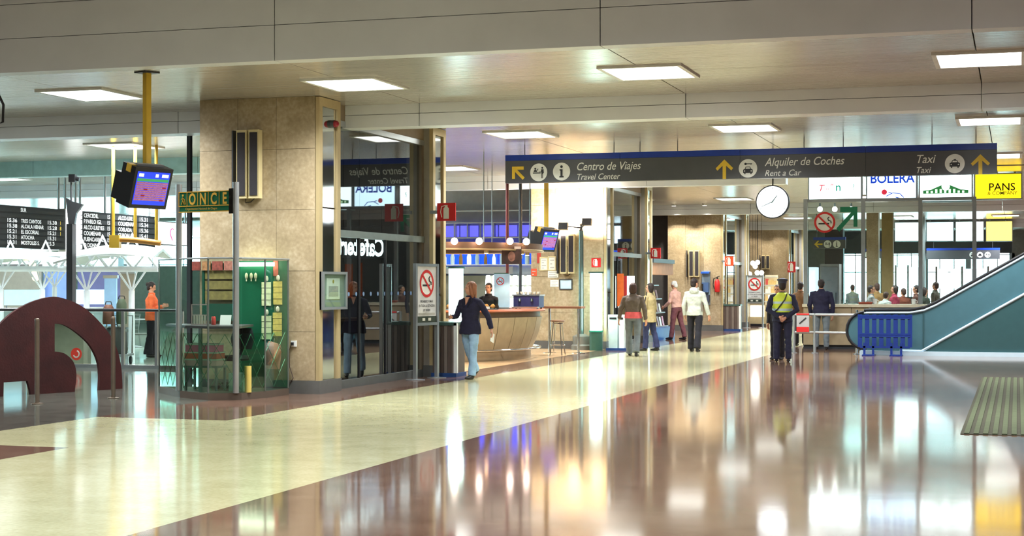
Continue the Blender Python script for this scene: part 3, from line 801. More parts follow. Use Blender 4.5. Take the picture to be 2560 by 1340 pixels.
def direction_sign():
    L, Rr = onY(1263, SGY), onY(2493, SGY)
    zt, zb = 4.29, 3.72
    t = thing('direction_sign', 'long charcoal direction sign with blue top strip hung over the walkway', 'sign', ((L.x + Rr.x) / 2, SGY, zb))
    n = 4
    for i in range(n):
        a = L.x + (Rr.x - L.x) * i / n; b = L.x + (Rr.x - L.x) * (i + 1) / n
        part('sign_panel', MB().box(a + .003, b - .003, SGY, SGY + .16, zb, zt - .12), m_board, t)
        part('blue_strip', MB().box(a + .003, b - .003, SGY - .004, SGY + .164, zt - .117, zt), m_sblue, t)
    for x in (1312, 1535, 1600, 1694, 2010, 2108, 2330, 2440):
        p = onY(x, SGY + .08)
        part('rod', MB().cyl(V(p.x, SGY + .08, zt - .02), V(p.x, SGY + .08, CZ), .008, n=8), m_darkgrey, t)
    u, v = UX, UZ
    def at(x, y): q = onY(x, SGY, y); q.y -= .002; return q
    part('arrow', arrow_diag(at(1296, 433), u, v, .27), m_syel, t)
    part('arrow', arrow_up(at(1811, 423), u, v, .38), m_syel, t)
    part('arrow', arrow_up(at(2451, 411), u, v, .38), m_syel, t)
    for x, y, k in ((1347, 431, 'desk'), (1404, 429, 'info'), (1870, 421, 'key'), (2387, 409, 'taxi')):
        o = at(x, y)
        d = part('pictogram_disc', MB().disc(o, u, v, .18, 0, .005, 36), m_swhite, t)
        part('pictogram', pict(k, o, u, v, .18), m_pict, d)
        if k in ('key', 'taxi'):
            y0 = -.16 if k == 'key' else .02; r = .18
            part('car_window', MB().flat([(-.26 * r, (.12 + y0) * r), (.26 * r, (.12 + y0) * r), (.19 * r, (.27 + y0) * r), (-.19 * r, (.27 + y0) * r)], o, u, v, .009, .011).disc(o + u * (-.36 * r) + v * ((-.12 + y0) * r), u, v, .07 * r, .009, .011, 10).disc(o + u * (.36 * r) + v * ((-.12 + y0) * r), u, v, .07 * r, .009, .011, 10), m_swhite, d)
    for s, x, y, sz, al, wd_ in (('Centro de Viajes', 1440, 426, .225, 'LEFT', .86), ('Travel Center', 1440, 449.5, .17, 'LEFT', .92),
                        ('Alquiler de Coches', 1912, 415, .225, 'LEFT', .86), ('Rent a Car', 1911, 440, .165, 'LEFT', .95),
                        ('Taxi', 2288, 408, .225, 'LEFT', .9), ('Taxi', 2288, 433, .165, 'LEFT', .95)):
        lettering(s, m_swhite, t, at(x, y), u, v, sz, shear=.28, bold=.006, align=al, width=wd_, depth=.004)
    return t
direction_sign()

# ================================================================== clock
CKY = 34.4
cp_ = onY(1932, CKY, 505)
ck = thing('station_clock', 'large round white clock hanging below the direction sign', 'clock', (cp_.x, CKY, cp_.z - .36))
part('case', MB().tube([cp_ + UY * -.06, cp_ + UY * .06], .355, 40), m_darkgrey, ck, 40)
part('dial', MB().disc(cp_ - UY * .062, UX, UZ, .33, 0, .01, 40), M('clock_face_lit', (250, 252, 252), .4, emit=1.6, ecol=(240, 250, 255)), ck)
hd = MB()
hd.flat([(-.012, -.03), (.012, -.03), (.008, .17), (-.008, .17)], cp_ - UY * .074, (UX * .8 + UZ * -.6), (UZ * .8 + UX * .6), 0, .003)
hd.flat([(-.009, -.03), (.009, -.03), (.006, .25), (-.006, .25)], cp_ - UY * .076, (UX * -.4 + UZ * .92), (UZ * -.4 + UX * -.92), 0, .003)
part('hands', hd, M('clock_hand', (120, 160, 176), .5), ck)
tk = MB()
for i in range(12):
    a = math.pi * i / 6; d = UX * math.sin(a) + UZ * math.cos(a); e = UX * math.cos(a) - UZ * math.sin(a)
    tk.flat([(-.006, .27), (.006, .27), (.006, .31), (-.006, .31)], cp_ - UY * .073, e, d, 0, .002)
part('hour_marks', tk, M('clock_mark', (190, 214, 220), .5), ck)
part('hanger_rod', MB().cyl(cp_ + UZ * .35, V(cp_.x, CKY, CZ), .016, n=8), m_darkgrey, ck)

# ================================================================== illuminated shop boxes over the cafeteria
BXY = 42.68
def emitm(name, rgb, e): return M(name, rgb, .4, emit=e)
e_white = emitm('lit_white', (232, 252, 255), 2.2); e_blue = emitm('lit_ice_blue', (206, 240, 255), 2.0); e_yel = emitm('lit_yellow', (255, 214, 20), 1.15)
e_art_g = emitm('lit_green', (50, 130, 70), .3); e_art_b = emitm('lit_blue', (20, 60, 180), .5); e_art_r = emitm('lit_red', (190, 40, 60), .5)
def lit_box(label, x0, x1, yb, Y, zt, face, cat='light box', name='light_box', depth=.22):
    a, b = onY(x0, Y), onY(x1, Y); zb = Zat(yb, dep(a)); g = .035
    t = thing(name, label, cat, ((a.x + b.x) / 2, Y, zb))
    part('casing', MB().box(a.x, b.x, Y, Y + depth, zb, zt), m_grey, t)
    part('lit_face', MB().box(a.x + g, b.x - g, Y - .012, Y, zb + g, zt - g), face, t)
    for q in (.15, .85): part('hanger', MB().box(a.x + (b.x - a.x) * q - .03, a.x + (b.x - a.x) * q + .03, Y + .06, Y + .12, zt, CZ), m_grey, t)
    O = V(a.x, Y - .014, zb)
    return t, O, b.x - a.x, zt - zb
t, O, W, Hh = lit_box('lit white shop box with red and teal marks above the cafeteria', 2020, 2155, 505, BXY, CZ - .02, e_white)
lettering('T', e_art_r, t, O + V(W * .18, 0, Hh * .42), UX, UZ, .24, shear=.3, bold=.01)
lettering("..''", e_art_r, t, O + V(W * .33, 0, Hh * .48), UX, UZ, .2, shear=.3, bold=.01)
lettering('n', emitm('lit_teal', (40, 150, 130), .4), t, O + V(W * .51, 0, Hh * .42), UX, UZ, .3, bold=.015)
lettering('?', MATS['lit_teal'], t, O + V(W * .82, 0, Hh * .46), UX, UZ, .2)
t, O, W, Hh = lit_box('lit bowling shop box with blue BOLERA lettering', 2165, 2293, 503, BXY, CZ - .02, e_blue)
lettering('BOLERA', e_art_b, t, O + V(W * .08, 0, Hh * .70), UX, UZ, .34, bold=.025, width=.9)
part('red_ball', MB().disc(O + V(W * .36, 0, Hh * .34), UX, UZ, .07, 0, .004, 18), e_art_r, t)
m = MB()
for p, q in (((.40, .18), (.52, .3)), ((.52, .3), (.66, .28)), ((.66, .28), (.74, .12)), ((.5, .3), (.44, .34)), ((.58, .14), (.66, .1))):
    m.bar(O + V(W * p[0], -.003, Hh * p[1]), O + V(W * q[0], -.003, Hh * q[1]), .022, .004, UY)
part('player_outline', m, e_art_b, t)
t, O, W, Hh = lit_box('lit white shop box with green arched emblem', 2297, 2432, 506, BXY, CZ - .02, e_white)
pts = [(.08, .30), (.92, .30), (.92, .42), (.78, .44), (.66, .54), (.58, .60), (.42, .60), (.34, .54), (.22, .44), (.08, .42)]
part('arched_emblem', MB().flat([(x * W, y * Hh) for x, y in pts], O, UX, UZ, 0, .004), e_art_g, t)
m = MB()
for i in range(9): m.rect(O, UX, UZ, W * (.14 + .083 * i), W * (.18 + .083 * i), Hh * .32, Hh * (.40 if i in (0, 1, 7, 8) else .46), .004, .007)
part('emblem_bars', m, emitm('lit_pale_green', (190, 236, 190), 1.2), t)
part('emblem_disc', MB().disc(O + V(W * .5, 0, Hh * .55), UX, UZ, .1, .004, .008, 18), e_white, t)
t, O, W, Hh = lit_box('lit yellow sandwich shop box with black PANS lettering', 2435, 2556, 500, BXY, CZ - .02, e_yel)
lettering('PANS', m_ink, t, O + V(W * .3, 0, Hh * .34), UX, UZ, .27, bold=.012)
lettering('& COMPANY', m_ink, t, O + V(W * .28, 0, Hh * .18), UX, UZ, .125, bold=.006)
FY = 74.0
for lb, x0, x1, f in (('plain white lit box in the far row of shop boxes', 2236, 2308, e_white), ('pale blue lit box in the far row of shop boxes', 2315, 2385, e_blue),
                      ('white lit box beside the yellow one in the far row', 2388, 2460, emitm('lit_white2', (246, 252, 250), 2.4)), ('yellow lit box ending the far row of shop boxes', 2464, 2532, emitm('lit_yellow2', (255, 226, 90), 1.6))):
    lit_box(lb, x0, x1, 604, FY - .9, CZ - .08, f)

# small far direction signs
def small_sign(label, x0, x1, y0, y1, Y, items):
    a, b = onY(x0, Y, y0), onY(x1, Y, y1); t = thing('far_direction_sign', label, 'sign', ((a.x + b.x) / 2, Y, b.z))
    part('sign_panel', MB().box(a.x, b.x, Y, Y + .1, b.z, a.z), m_board, t)
    part('blue_strip', MB().box(a.x, b.x, Y - .005, Y + .1, a.z, a.z + .1), m_sblue, t)
    for q in (.1, .9):
        xx = a.x + (b.x - a.x) * q; part('rod', MB().cyl(V(xx, Y + .05, a.z + .1), V(xx, Y + .05, CZ), .012, n=6), m_darkgrey, t)
    for k, x in items:
        o = onY(x, Y, (y0 + y1) / 2); o.y -= .003
        if k == 'arrow': part('arrow', arrow_up(o, UZ, -UX, .3), m_syel, t)
        else:
            d = part('pictogram_disc', MB().disc(o, UX, UZ, .14, 0, .005, 20), m_swhite, t); part('pictogram', pict(k, o, UX, UZ, .14), m_pict, d)
small_sign('small far sign with left arrow and two pictogram discs', 2033, 2114, 600, 621, 60.0, (('arrow', 2046), ('desk', 2069), ('info', 2092)))
small_sign('small far sign above the far windows with two discs', 2160, 2228, 628, 645, 72.0, (('info', 2170), ('taxi', 2190)))
small_sign('small far sign under the yellow far box with three discs', 2316, 2500, 626, 648, 80.0, (('key', 2431), ('taxi', 2450), ('desk', 2469)))

# ================================================================== cafeteria counter, glazed screen, people stand behind it
CY = 42.25
cl, cr = onY(2008, CY).x, onY(2440, CY).x
ct = thing('cafeteria_counter', 'long beige panelled cafeteria counter behind the steel rail', 'counter', ((cl + cr) / 2, CY + .3, 0))
part('plinth', MB().box(cl, cr, CY + .06, CY + .55, 0, .1), m_darkgrey, ct)
m_cpan = M('counter_beige', (178, 158, 128), .45)
n = 7
for i in range(n):
    a = cl + (cr - cl) * i / n; b = cl + (cr - cl) * (i + 1) / n
    part('front_panel', MB().box(a + .006, b - .006, CY, CY + .04, .1, 1.08), m_cpan, ct)
part('body', MB().box(cl, cr, CY + .045, CY + .55, .1, 1.08), m_cpan, ct)
part('top_board', MB().box(cl - .02, cr + .02, CY - .06, CY + .6, 1.08, 1.15), M('counter_top', (226, 214, 188), .25), ct)
gs = thing('glass_screen', 'tall glazed screen standing on the cafeteria counter', 'screen', ((cl + cr) / 2, CY + .3, 1.15))
xs = [onY(x, CY + .3).x for x in (2014, 2158, 2301, 2436)]
zscr = 3.88
for x in xs: part('mullion', MB().box(x - .05, x + .05, CY + .25, CY + .35, 1.15, zscr), m_grey, gs)
part('rail', MB().box(xs[0], xs[-1], CY + .27, CY + .33, zscr - .08, zscr), m_grey, gs)
for a, b in zip(xs[:-1], xs[1:]): part('pane', MB().box(a + .05, b - .05, CY + .295, CY + .305, 1.15, zscr - .08), m_glass, gs)
def no_smoking(parent, O, u, v, R, full=True):
    part('white_disc', MB().disc(O, u, v, R * 1.0, 0, .003, 32), M('sticker_white', (238, 236, 232), .6), parent)
    part('prohibition_ring', MB().ring(O, u, v, R * .84, R * 1.05, .003, .006, 36), m_red, parent)
    part('cigarette', MB().rect(O, u, v, -R * .62, R * .42, -R * .2, -R * .06, .004, .007), m_ink, parent)
    part('smoke', MB().tube([O + (u * (x * R) + v * (y * R)) + u.cross(v) * .006 for x, y in ((.62, -.1), (.6, .12), (.35, .2), (.3, .42), (.45, .55))], R * .05, 5), m_ink, parent)
    a = (u + v * -1).normalized(); b = (u + v).normalized()
    part('prohibition_bar', MB().rect(O, a, b, -R * .9, R * .9, -R * .09, R * .09, .006, .009), m_red, parent)
o = onY(2062, CY + .29, 556)
ns = thing('no_smoking_sticker', 'round red no-smoking sticker on the cafeteria glass', 'sticker', (o.x, o.y, o.z - .3)); no_smoking(ns, o - UY * .01, UX, UZ, .26)
o = onY(2122, CY + .285, 546)
solo('arrow_sticker', MB().flat([(.22, .3), (.22, -.22), (.12, -.22), (.12, .08), (-.24, -.34), (-.32, -.26), (.06, .16), (-.22, .16), (-.22, .3)], o, UX, UZ, 0, .004), M('green_arrow', (30, 130, 96), .5), 'green diagonal arrow sticker on the cafeteria glass', 'sticker')
# crockery and trays on the counter
for i, (x, lb) in enumerate(((2188, 'white cup on the counter by the grey top guest'), (2284, 'pale mug on the counter before the brown jacket'))):
    p = onY(x, CY + .12); t = thing('cup', lb, 'cup', (p.x, p.y, 1.15))
    part('bowl', MB().lathe((p.x, p.y, 1.15), [(.035, 0), (.05, .03), (.055, .14), (.05, .14), (.042, .03)], 14), m_white, t, 40)
    part('handle', MB().tube([(p.x + .05, p.y, 1.25), (p.x + .09, p.y, 1.24), (p.x + .09, p.y, 1.19), (p.x + .05, p.y, 1.18)], .008, 6), m_white, t, 40)
p = onY(2164, CY + .1); t = thing('serving_tray', 'reddish brown serving tray on the cafeteria counter', 'tray', (p.x, p.y, 1.15))
part('base', MB().box(p.x - .16, p.x + .16, p.y - .1, p.y + .1, 1.15, 1.165), M('tray_red', (150, 66, 44), .4), t)
part('rim', MB().tube([(p.x - .16, p.y - .1, 1.19), (p.x + .16, p.y - .1, 1.19), (p.x + .16, p.y + .1, 1.19), (p.x - .16, p.y + .1, 1.19)], .025, 6, True), MATS['tray_red'], t, 40)
for i in range(2):
    p = onY(2105 + 12 * i, CY + .1)
    t = thing('drinking_glass', 'small clear drinking glass on the cafeteria counter', 'glass', (p.x, p.y, 1.15), 0, 'drinking glasses on the cafeteria counter')
    part('bowl', MB().lathe((p.x, p.y, 1.15), [(.022, 0), (.03, .01), (.034, .12), (.03, .12), (.026, .015)], 12), m_glass, t, 40)
    part('foot', MB().lathe((p.x, p.y, 1.15), [(.03, 0), (.03, .008)], 12), m_white, t, 40)

# ================================================================== steel barrier rail with warning plate
rt = thing('barrier_rail', 'low steel barrier rail in front of the cafeteria counter', 'railing', (-4.4, 39.5, 0))
pa, pb, pc = onY(1985, 39.4), onY(2037, 39.4), onY(2142, 39.1)
for q in (pa, pb): part('post', MB().cyl(V(q.x, q.y, 0), V(q.x, q.y, .96), .035, n=14), m_alu, rt, 40)
part('post', MB().cyl(V(pc.x, pc.y, 0), V(pc.x, pc.y, 1.05), .03, n=14), m_chrome, rt, 40)
for z in (.93, .5): part('rail', MB().tube([V(pa.x, pa.y, z), V(pb.x, pb.y, z), V(pc.x, pc.y, z)], .032, 12), m_alu, rt, 40)
for q in (pa, pb, pc): part('foot_plate', MB().cyl(V(q.x, q.y, 0), V(q.x, q.y, .015), .08, n=16), m_alu, rt, 40)
o = onY(2007, 39.3, 807); wp = thing('warning_plate', 'grey and red warning plate fixed to the barrier rail', 'sign', (o.x, 39.3, o.z - .2))
part('plate', MB().box(o.x - .15, o.x + .15, 39.3, 39.36, o.z - .22, o.z + .22), M('plate_grey', (168, 166, 166), .5), wp)
part('red_field', MB().box(o.x - .15, o.x + .15, 39.29, 39.3, o.z - .22, o.z - .1), m_red, wp)
part('slash_mark', MB().bar(V(o.x - .08, 39.295, o.z - .02), V(o.x + .08, 39.295, o.z + .12), .03, .006, UY), m_ink, wp)
part('red_edge', MB().box(o.x - .155, o.x + .155, 39.29, 39.302, o.z + .19, o.z + .225), m_red, wp)

# ================================================================== escalator
EY0, EY1 = 38.75, 40.0
m_teal = M('escalator_teal', (76, 116, 128), .35, .2, .04); m_teal2 = M('escalator_teal_dark', (56, 92, 96), .4, .2, .04)
m_strip = M('escalator_edge', (206, 230, 244), .4, .1, .03)
es = thing('escalator', 'teal escalator rising beside the cafeteria', 'escalator', (0, (EY0 + EY1) / 2, 0))
def epx(x, y): return onY(x, EY0, y)
n0, t0 = epx(2117, 832), epx(2275, 780)
zt = t0.z; xk = epx(2345, 757)
SL = math.tan(math.radians(29.0))
e1 = epx(2560, 636); SL = (e1.z - epx(2340, 758).z) / (e1.x - epx(2340, 758).x)
xe = 6.4
bx = epx(2340, 758)
topc = [(epx(2160, 787).x, zt + .02), (t0.x, zt + .03), (epx(2310, 771).x, epx(2310, 771).z), (bx.x, bx.z), (xe, bx.z + (xe - bx.x) * SL)]
s0 = epx(2305, 882); s1 = epx(2560, 740); SL2 = (s1.z - s0.z) / (s1.x - s0.x)
def skirt(x): return .1 if x < s0.x else .1 + (x - s0.x) * SL2
for Y, nm in ((EY0, 'near'), (EY1, 'far')):
    r = (zt - .14) / 2; cz = .12 + r; cx = n0.x + r
    arc = [(cx + r * math.cos(a), cz + r * math.sin(a)) for a in [math.pi * (1.5 - i / 12) for i in range(13)]]
    upper = arc + topc + [(xe, skirt(xe))] + [(s0.x, .1)]
    part('balustrade', MB().flat(upper, V(0, Y + (.03 if Y == EY0 else 0), 0), UX, UZ, 0, .03), m_teal, es)
    hr_ = [V(x, Y, z) for x, z in [(arc[0][0], arc[0][1] - .0)] + arc + topc]
    part('handrail', MB().tube([p + UZ * .02 for p in hr_], .035, 8), m_black, es, 50)
    part('edge_strip', MB().tube([V(p.x, Y - .01 if Y == EY0 else Y + .01, p.z - .045 if i > 12 else p.z) for i, p in enumerate(hr_) if i > 13], .025, 8), m_strip, es, 50)
    part('skirt_panel', MB().flat([(s0.x, .1), (xe, skirt(xe)), (xe, .1)], V(0, Y - .01, 0), UX, UZ, 0, .02), m_teal2, es)
    part('skirt_edge', MB().tube([V(s0.x - .5, Y - .03, .11), V(s0.x, Y - .03, .11), V(xe, Y - .03, skirt(xe))], .03, 8), m_strip, es, 50)
part('base_plinth', MB().box(n0.x + .3, xe, EY0 - .08, EY1 + .08, 0, .1), m_strip, es)
sx = s0.x - .2; 
for i in range(15):
    a = sx + .4 * i
    if a > xe - .5: break
    z = .1 + max(0, i) * .4 * SL2
    part('step', MB().box(a, a + .42, EY0 + .08, EY1 - .08, max(.1, z - .12), z + .06), m_darkgrey, es)
part('panel_joint', MB().box(epx(2309, 800).x - .008, epx(2309, 800).x + .008, EY0 - .016, EY0 + .0, .12, zt), m_teal2, es)

# ================================================================== blue crowd barrier
FYY = 38.45
a, b = onY(2150, FYY), onY(2275, FYY)
ft = thing('crowd_barrier', 'blue metal crowd barrier standing at the escalator foot', 'barrier', ((a.x + b.x) / 2, FYY, 0))
m_bb = M('barrier_blue', (26, 54, 132), .4)
for z in (.92, .88, .50, .46, .2): part('rail', MB().bar(V(a.x, FYY, z), V(b.x, FYY, z), .04, .045), m_bb, ft)
for i in range(8):
    x = a.x + (b.x - a.x) * i / 7
    part('slat', MB().box(x - .05, x + .05, FYY - .012, FYY + .012, .2, .96), m_bb, ft)
for x in (a.x + .1, a.x + .3, b.x - .42, b.x - .2): part('leg', MB().box(x - .025, x + .025, FYY - .02, FYY + .02, 0, .3), m_bb, ft)
for x in (a.x + .2, b.x - .31): part('foot', MB().box(x - .14, x + .14, FYY - .2, FYY + .2, 0, .025), m_bb, ft)

# ================================================================== ribbed floor mat
mt = thing('entrance_mat', 'dark green ribbed metal mat set on the brown floor', 'mat', (.9, 24, 0))
part('tray', MB().box(-.6, 2.4, 18.5, 29.9, 0, .006), M('mat_tray', (66, 64, 52), .8, ior=1.2), mt)
m_rib = M('mat_rib', (80, 86, 64), .8, 0, ior=1.2)
for i in range(30):
    x = -.56 + i * .1; part('rib', MB().box(x, x + .055, 18.52, 29.88, .006, .016), m_rib, mt)
# ================================================================== lottery kiosk against the broad pillar
KZ = 2.03
K = [fl(396, 982), fl(450, 994), fl(520, 1001), fl(604, 1000), fl(664, 995), fl(722, 987)]
m_kgreen = M('kiosk_green', (16, 92, 62), .4); m_kdark = M('kiosk_dark_green', (14, 70, 52), .5)
ko = sum(K, V(0, 0, 0)) / len(K)
kt = thing('lottery_kiosk', 'green and glass lottery kiosk with ONCE sign', 'kiosk', (ko.x, ko.y, 0))
def ring_pts(off=0.0): return [k_ + (ko - k_).normalized() * off for k_ in K]
bs = MB(); bs.flat([(p.x, p.y) for p in K], V(0, 0, 0), UX, UY, 0, .1); part('base_plinth', bs, M('kiosk_plinth', (86, 74, 64), .5), kt)
for i in range(len(K) - 1):
    p, q = K[i].lerp(ko, .012), K[i + 1].lerp(ko, .012); d = (q - p).normalized()
    n = d.cross(UZ)
    part('glass_pane', MB().obox((p + q) / 2 + UZ * ((KZ + .1) / 2), d * ((q - p).length / 2 - .012), n * .005, UZ * ((KZ - .1) / 2)), m_glass, kt)
    part('lower_pane', MB().obox((p + q) / 2 + UZ * .53 - n * .02, d * ((q - p).length / 2 - .014), n * .004, UZ * .42), m_greenglass, kt)
    # folding lattice behind the lower glass
    L = (q - p).length; k = max(2, int(L / .26)); lt = MB()
    for j in range(k):
        for s_ in (0, 1):
            a = p + d * (L * (j + s_) / k); b = p + d * (L * (j + 1 - s_) / k)
            for z in (.14, .54): lt.bar(a + UZ * z - n * .05, b + UZ * (z + .4) - n * .05, .007)
    part('lattice', lt, M('lattice_green', (76, 130, 104), .4, .3), kt, kind='stuff')
for i in (0, 2, 4, 5):
    p = K[i].lerp(ko, .012)
    part('glazing_post', MB().cyl(V(p.x, p.y, .1), V(p.x, p.y, KZ), .014, n=8), M('glazing_steel', (120, 130, 126), .3, .7), kt, 40)
top = MB().tube([V(p.x, p.y, KZ) for p in K], .014, 8); part('top_rail', top, m_grey, kt, 40)
c1 = onY(447, dep(V(0, 1, 0)) and 21.6); c1 = K[0].lerp(K[1], .95); c2 = K[2].lerp(K[3], .83)
for c, z0 in ((c1, 0.1), (c2, .1)):
    part('chrome_post', MB().cyl(V(c.x, c.y, z0), V(c.x, c.y, 3.12), .045, n=16), m_alu, kt, 40)
# name board between the posts
sy = (c1 + c2) / 2; d = (c2 - c1).normalized(); n = d.cross(UZ)      # n points to the viewer side
if n.y > 0: n = -n
zb0, zb1 = 2.71, 3.0
L = (c2 - c1).length
part('name_board', MB().obox(sy + UZ * (zb0 + zb1) / 2, d * (L / 2 - .05), n * .03, UZ * ((zb1 - zb0) / 2)), m_kgreen, kt)
m_gold = M('kiosk_gold', (206, 160, 58), .45)
def bd(a, z): return c1 + d * a + UZ * z + n * .032
fr = MB()
for z in (zb0, zb0 + .085, zb1): fr.bar(bd(.03, z), bd(L - .03, z), .012, .012)
for a in (.03, .19, .19 + (L - .27) / 4, .19 + (L - .27) / 2, .19 + (L - .27) * .75, L - .08): fr.bar(bd(a, zb0 + .085), bd(a, zb1), .01, .01)
part('gold_border', fr, m_gold, kt)
cells = (.03, .19, .19 + (L - .27) / 4, .19 + (L - .27) / 2, .19 + (L - .27) * .75, L - .08)
for ch, ca, cb in zip('ONCE', cells[1:-1], cells[2:]): lettering(ch, m_gold, kt, bd((ca + cb) / 2, zb0 + .108), d, UZ, .23, bold=.03, width=.72, depth=.004, align='CENTER')
lettering('Organizacion Nacional de Ciegos', m_gold, kt, bd(.16, zb0 + .03), d, UZ, .045, depth=.004)
wk = MB(); O = bd(.11, zb0 + .18)
wk.disc(O + UZ * .065, d, UZ, .016, 0, .004, 12)
for a, b in (((0, .045), (0, -.01)), ((0, -.01), (.03, -.07)), ((0, -.01), (-.03, -.07)), ((0, .03), (.035, .0)), ((.035, 0), (.05, -.07)), ((0, .03), (-.03, .0))):
    wk.bar(O + d * a[0] + UZ * a[1] + n * .003, O + d * b[0] + UZ * b[1] + n * .003, .013, .006)
part('walker_pictogram', wk, m_gold, kt)
part('board_clamp', MB().obox(c2 - d * .05 + UZ * 2.85, d * .04, n * .05, UZ * .18), m_chrome, kt)
# inside: back panels, shelf, counter
BY = 22.3
xA, xB_ = onY(598, BY).x, onY(718, BY).x
part('back_panel', MB().box(xA, xB_, BY, BY + .04, .1, KZ - .02), m_kgreen, kt)
xF0, xF1 = onY(505, BY).x, onY(588, BY).x
bp = MB(); bp.box(xF0, xF1, BY, BY + .03, 1.1, 1.36); bp.box(xF0, xF0 + .04, BY, BY + .03, 1.36, KZ - .05); bp.box(xF1 - .04, xF1, BY, BY + .03, 1.36, KZ - .05); bp.box(xF0, xF1, BY, BY + .03, 1.88, KZ - .05)
part('notice_frame', bp, m_kdark, kt)
pb_ = MB()
for z in (1.42, 1.58, 1.74): pb_.box(xF0 + .05, xF1 - .05, BY + .005, BY + .02, z, z + .13)
part('price_cards', pb_, M('card_olive', (128, 112, 62), .7, var=.3, scale=14), kt)
xs = [onY(x, BY).x for x in (480, 505, 530, 560, 590)]
for i, (a, b) in enumerate(zip(xs[:-1], xs[1:])):
    part('header_poster', MB().box(a + .01, b - .02, BY - .02, BY, KZ - .16, KZ - .02), M('poster_%d' % i, ((140, 60, 52), (176, 120, 80), (150, 70, 60), (180, 110, 96))[i], .7, var=.4, scale=20), kt)
part('header_fill_lamp', MB().box(xA + .02, xA + .62, BY - .12, BY - .06, KZ - .1, KZ - .04), M('header_fill_glow', (226, 236, 206), .4, emit=6), kt)  # added tube, kept long and strong as fill for the dark kiosk
ctop = [(p + (ko - p) * .12) for p in K]
part('counter_top', MB().flat([(p.x, p.y) for p in ctop[:4]] + [(ko.x + .1, BY - .15), (onY(440, BY).x, BY - .15)], V(0, 0, 1.02), UX, UY, 0, .035), M('counter_grey', (74, 70, 72), .4), kt)
part('counter_leg', MB().cyl(fl(493, 998).lerp(ko, .12) + UZ * .1, fl(493, 998).lerp(ko, .12) + UZ * 1.02, .03, n=10), m_grey, kt, 40)
# tickets pinned to the green panel
m_t1 = M('ticket_cream', (226, 226, 176), .8, var=.12, scale=22); m_t2 = M('ticket_yellow', (222, 196, 100), .8, var=.2, scale=22)
for x0, x1, y0, y1, mt_, lb in ((655, 678, 705, 765, m_t1, 'pale'), (684, 706, 703, 762, m_t2, 'golden'), (655, 679, 789, 849, m_t1, 'pale'), (683, 705, 781, 841, m_t2, 'golden')):
    a, b = onY(x0, BY, y0), onY(x1, BY, y1); up_ = y0 < 750
    t = thing('ticket_strip', '%s strip of lottery tickets clipped %s on the green panel' % (lb, 'high' if up_ else 'low'), 'tickets', ((a.x + b.x) / 2, BY, b.z))
    nn = 4
    for j in range(nn):
        za = b.z + (a.z - b.z) * j / nn; zb_ = b.z + (a.z - b.z) * (j + 1) / nn
        part('ticket', MB().box(a.x, b.x, BY - .012 - .004 * (j % 2), BY - .006, za + .004, zb_ - .002), mt_, t)
    part('clip', MB().ell(((a.x + b.x) / 2 + .01, BY - .02, a.z + .05), .03, .012, .045, 10, 8), M('clip_cream', (226, 218, 188), .4), t, 50)
for i, x in enumerate((617, 629, 640)):
    q = onY(x, BY, 690)
    solo('ticket_clip', MB().ell((q.x, BY - .014, q.z), .026, .014, .05, 10, 8).bar(V(q.x, BY - .01, q.z - .08), V(q.x, BY - .01, q.z - .03), .015), MATS['clip_cream'], 'empty cream ticket clip on the green kiosk panel', 'clip', 'empty ticket clips', 50)
a, b = onY(684, BY, 652), onY(696, BY, 700)
solo('red_flyer', MB().box(a.x, b.x, BY - .012, BY - .004, b.z + .06, a.z), M('flyer_red', (178, 84, 66), .7, var=.4, scale=18), 'small red flyer at the top of the green kiosk panel', 'flyer')
# things kept in the kiosk
a, b = onY(661, BY - .1, 860), onY(706, BY - .1, 922)
jk = MB(); jk.loft([(V((a.x + b.x) / 2 + .02, BY - .1, a.z + .02), .1, .03), (V((a.x + b.x) / 2, BY - .1, a.z - .05), .13, .06), (V((a.x + b.x) / 2 - .01, BY - .1, (a.z + b.z) / 2), .135, .07), (V((a.x + b.x) / 2 - .02, BY - .1, b.z), .12, .05)], UX, 16)
jt = solo('hung_jacket', jk, cloth('salmon', (216, 138, 122)), 'salmon pink jacket hung on the green kiosk panel', 'jacket', smooth=50)
part('hook', MB().tube([((a.x + b.x) / 2, BY - .1, a.z), ((a.x + b.x) / 2, BY - .06, a.z + .08), ((a.x + b.x) / 2, BY + .0, a.z + .08)], .008, 6), m_chrome, jt, 40)
part('sleeve', MB().tube([(b.x - .04, BY - .13, a.z - .1), (b.x - .08, BY - .17, (a.z + b.z) / 2 - .02), (a.x + .12, BY - .17, b.z + .06)], [.045, .05, .04], 8), cloth('salmon2', (226, 132, 104)), jt, 40)
def drawer_box(label, x0, x1, y0, y1, Y, mat):
    a, b = onY(x0, Y, y0), onY(x1, Y, y1); t = thing('file_box', label, 'box', ((a.x + b.x) / 2, Y + .15, b.z))
    part('tray', MB().box(a.x, b.x, Y, Y + .28, b.z, a.z - .03), mat, t); part('lid', MB().box(a.x - .01, b.x + .01, Y - .01, Y + .29, a.z - .028, a.z), m_paper, t); return t
BX = 21.22
sf = thing('kiosk_shelf', 'low steel shelf holding boxes inside the kiosk', 'shelf', (onY(500, BX).x, BX + .15, .1))
a, b = onY(460, BX, 914), onY(545, BX, 914)
part('board', MB().box(a.x, b.x, BX - .02, BX + .3, a.z - .03, a.z), m_grey, sf)
for x in (a.x + .03, b.x - .03):
    for y in (BX, BX + .27): part('leg', MB().box(x - .015, x + .015, y - .015, y + .015, .1, a.z - .03), m_grey, sf)
zs = a.z
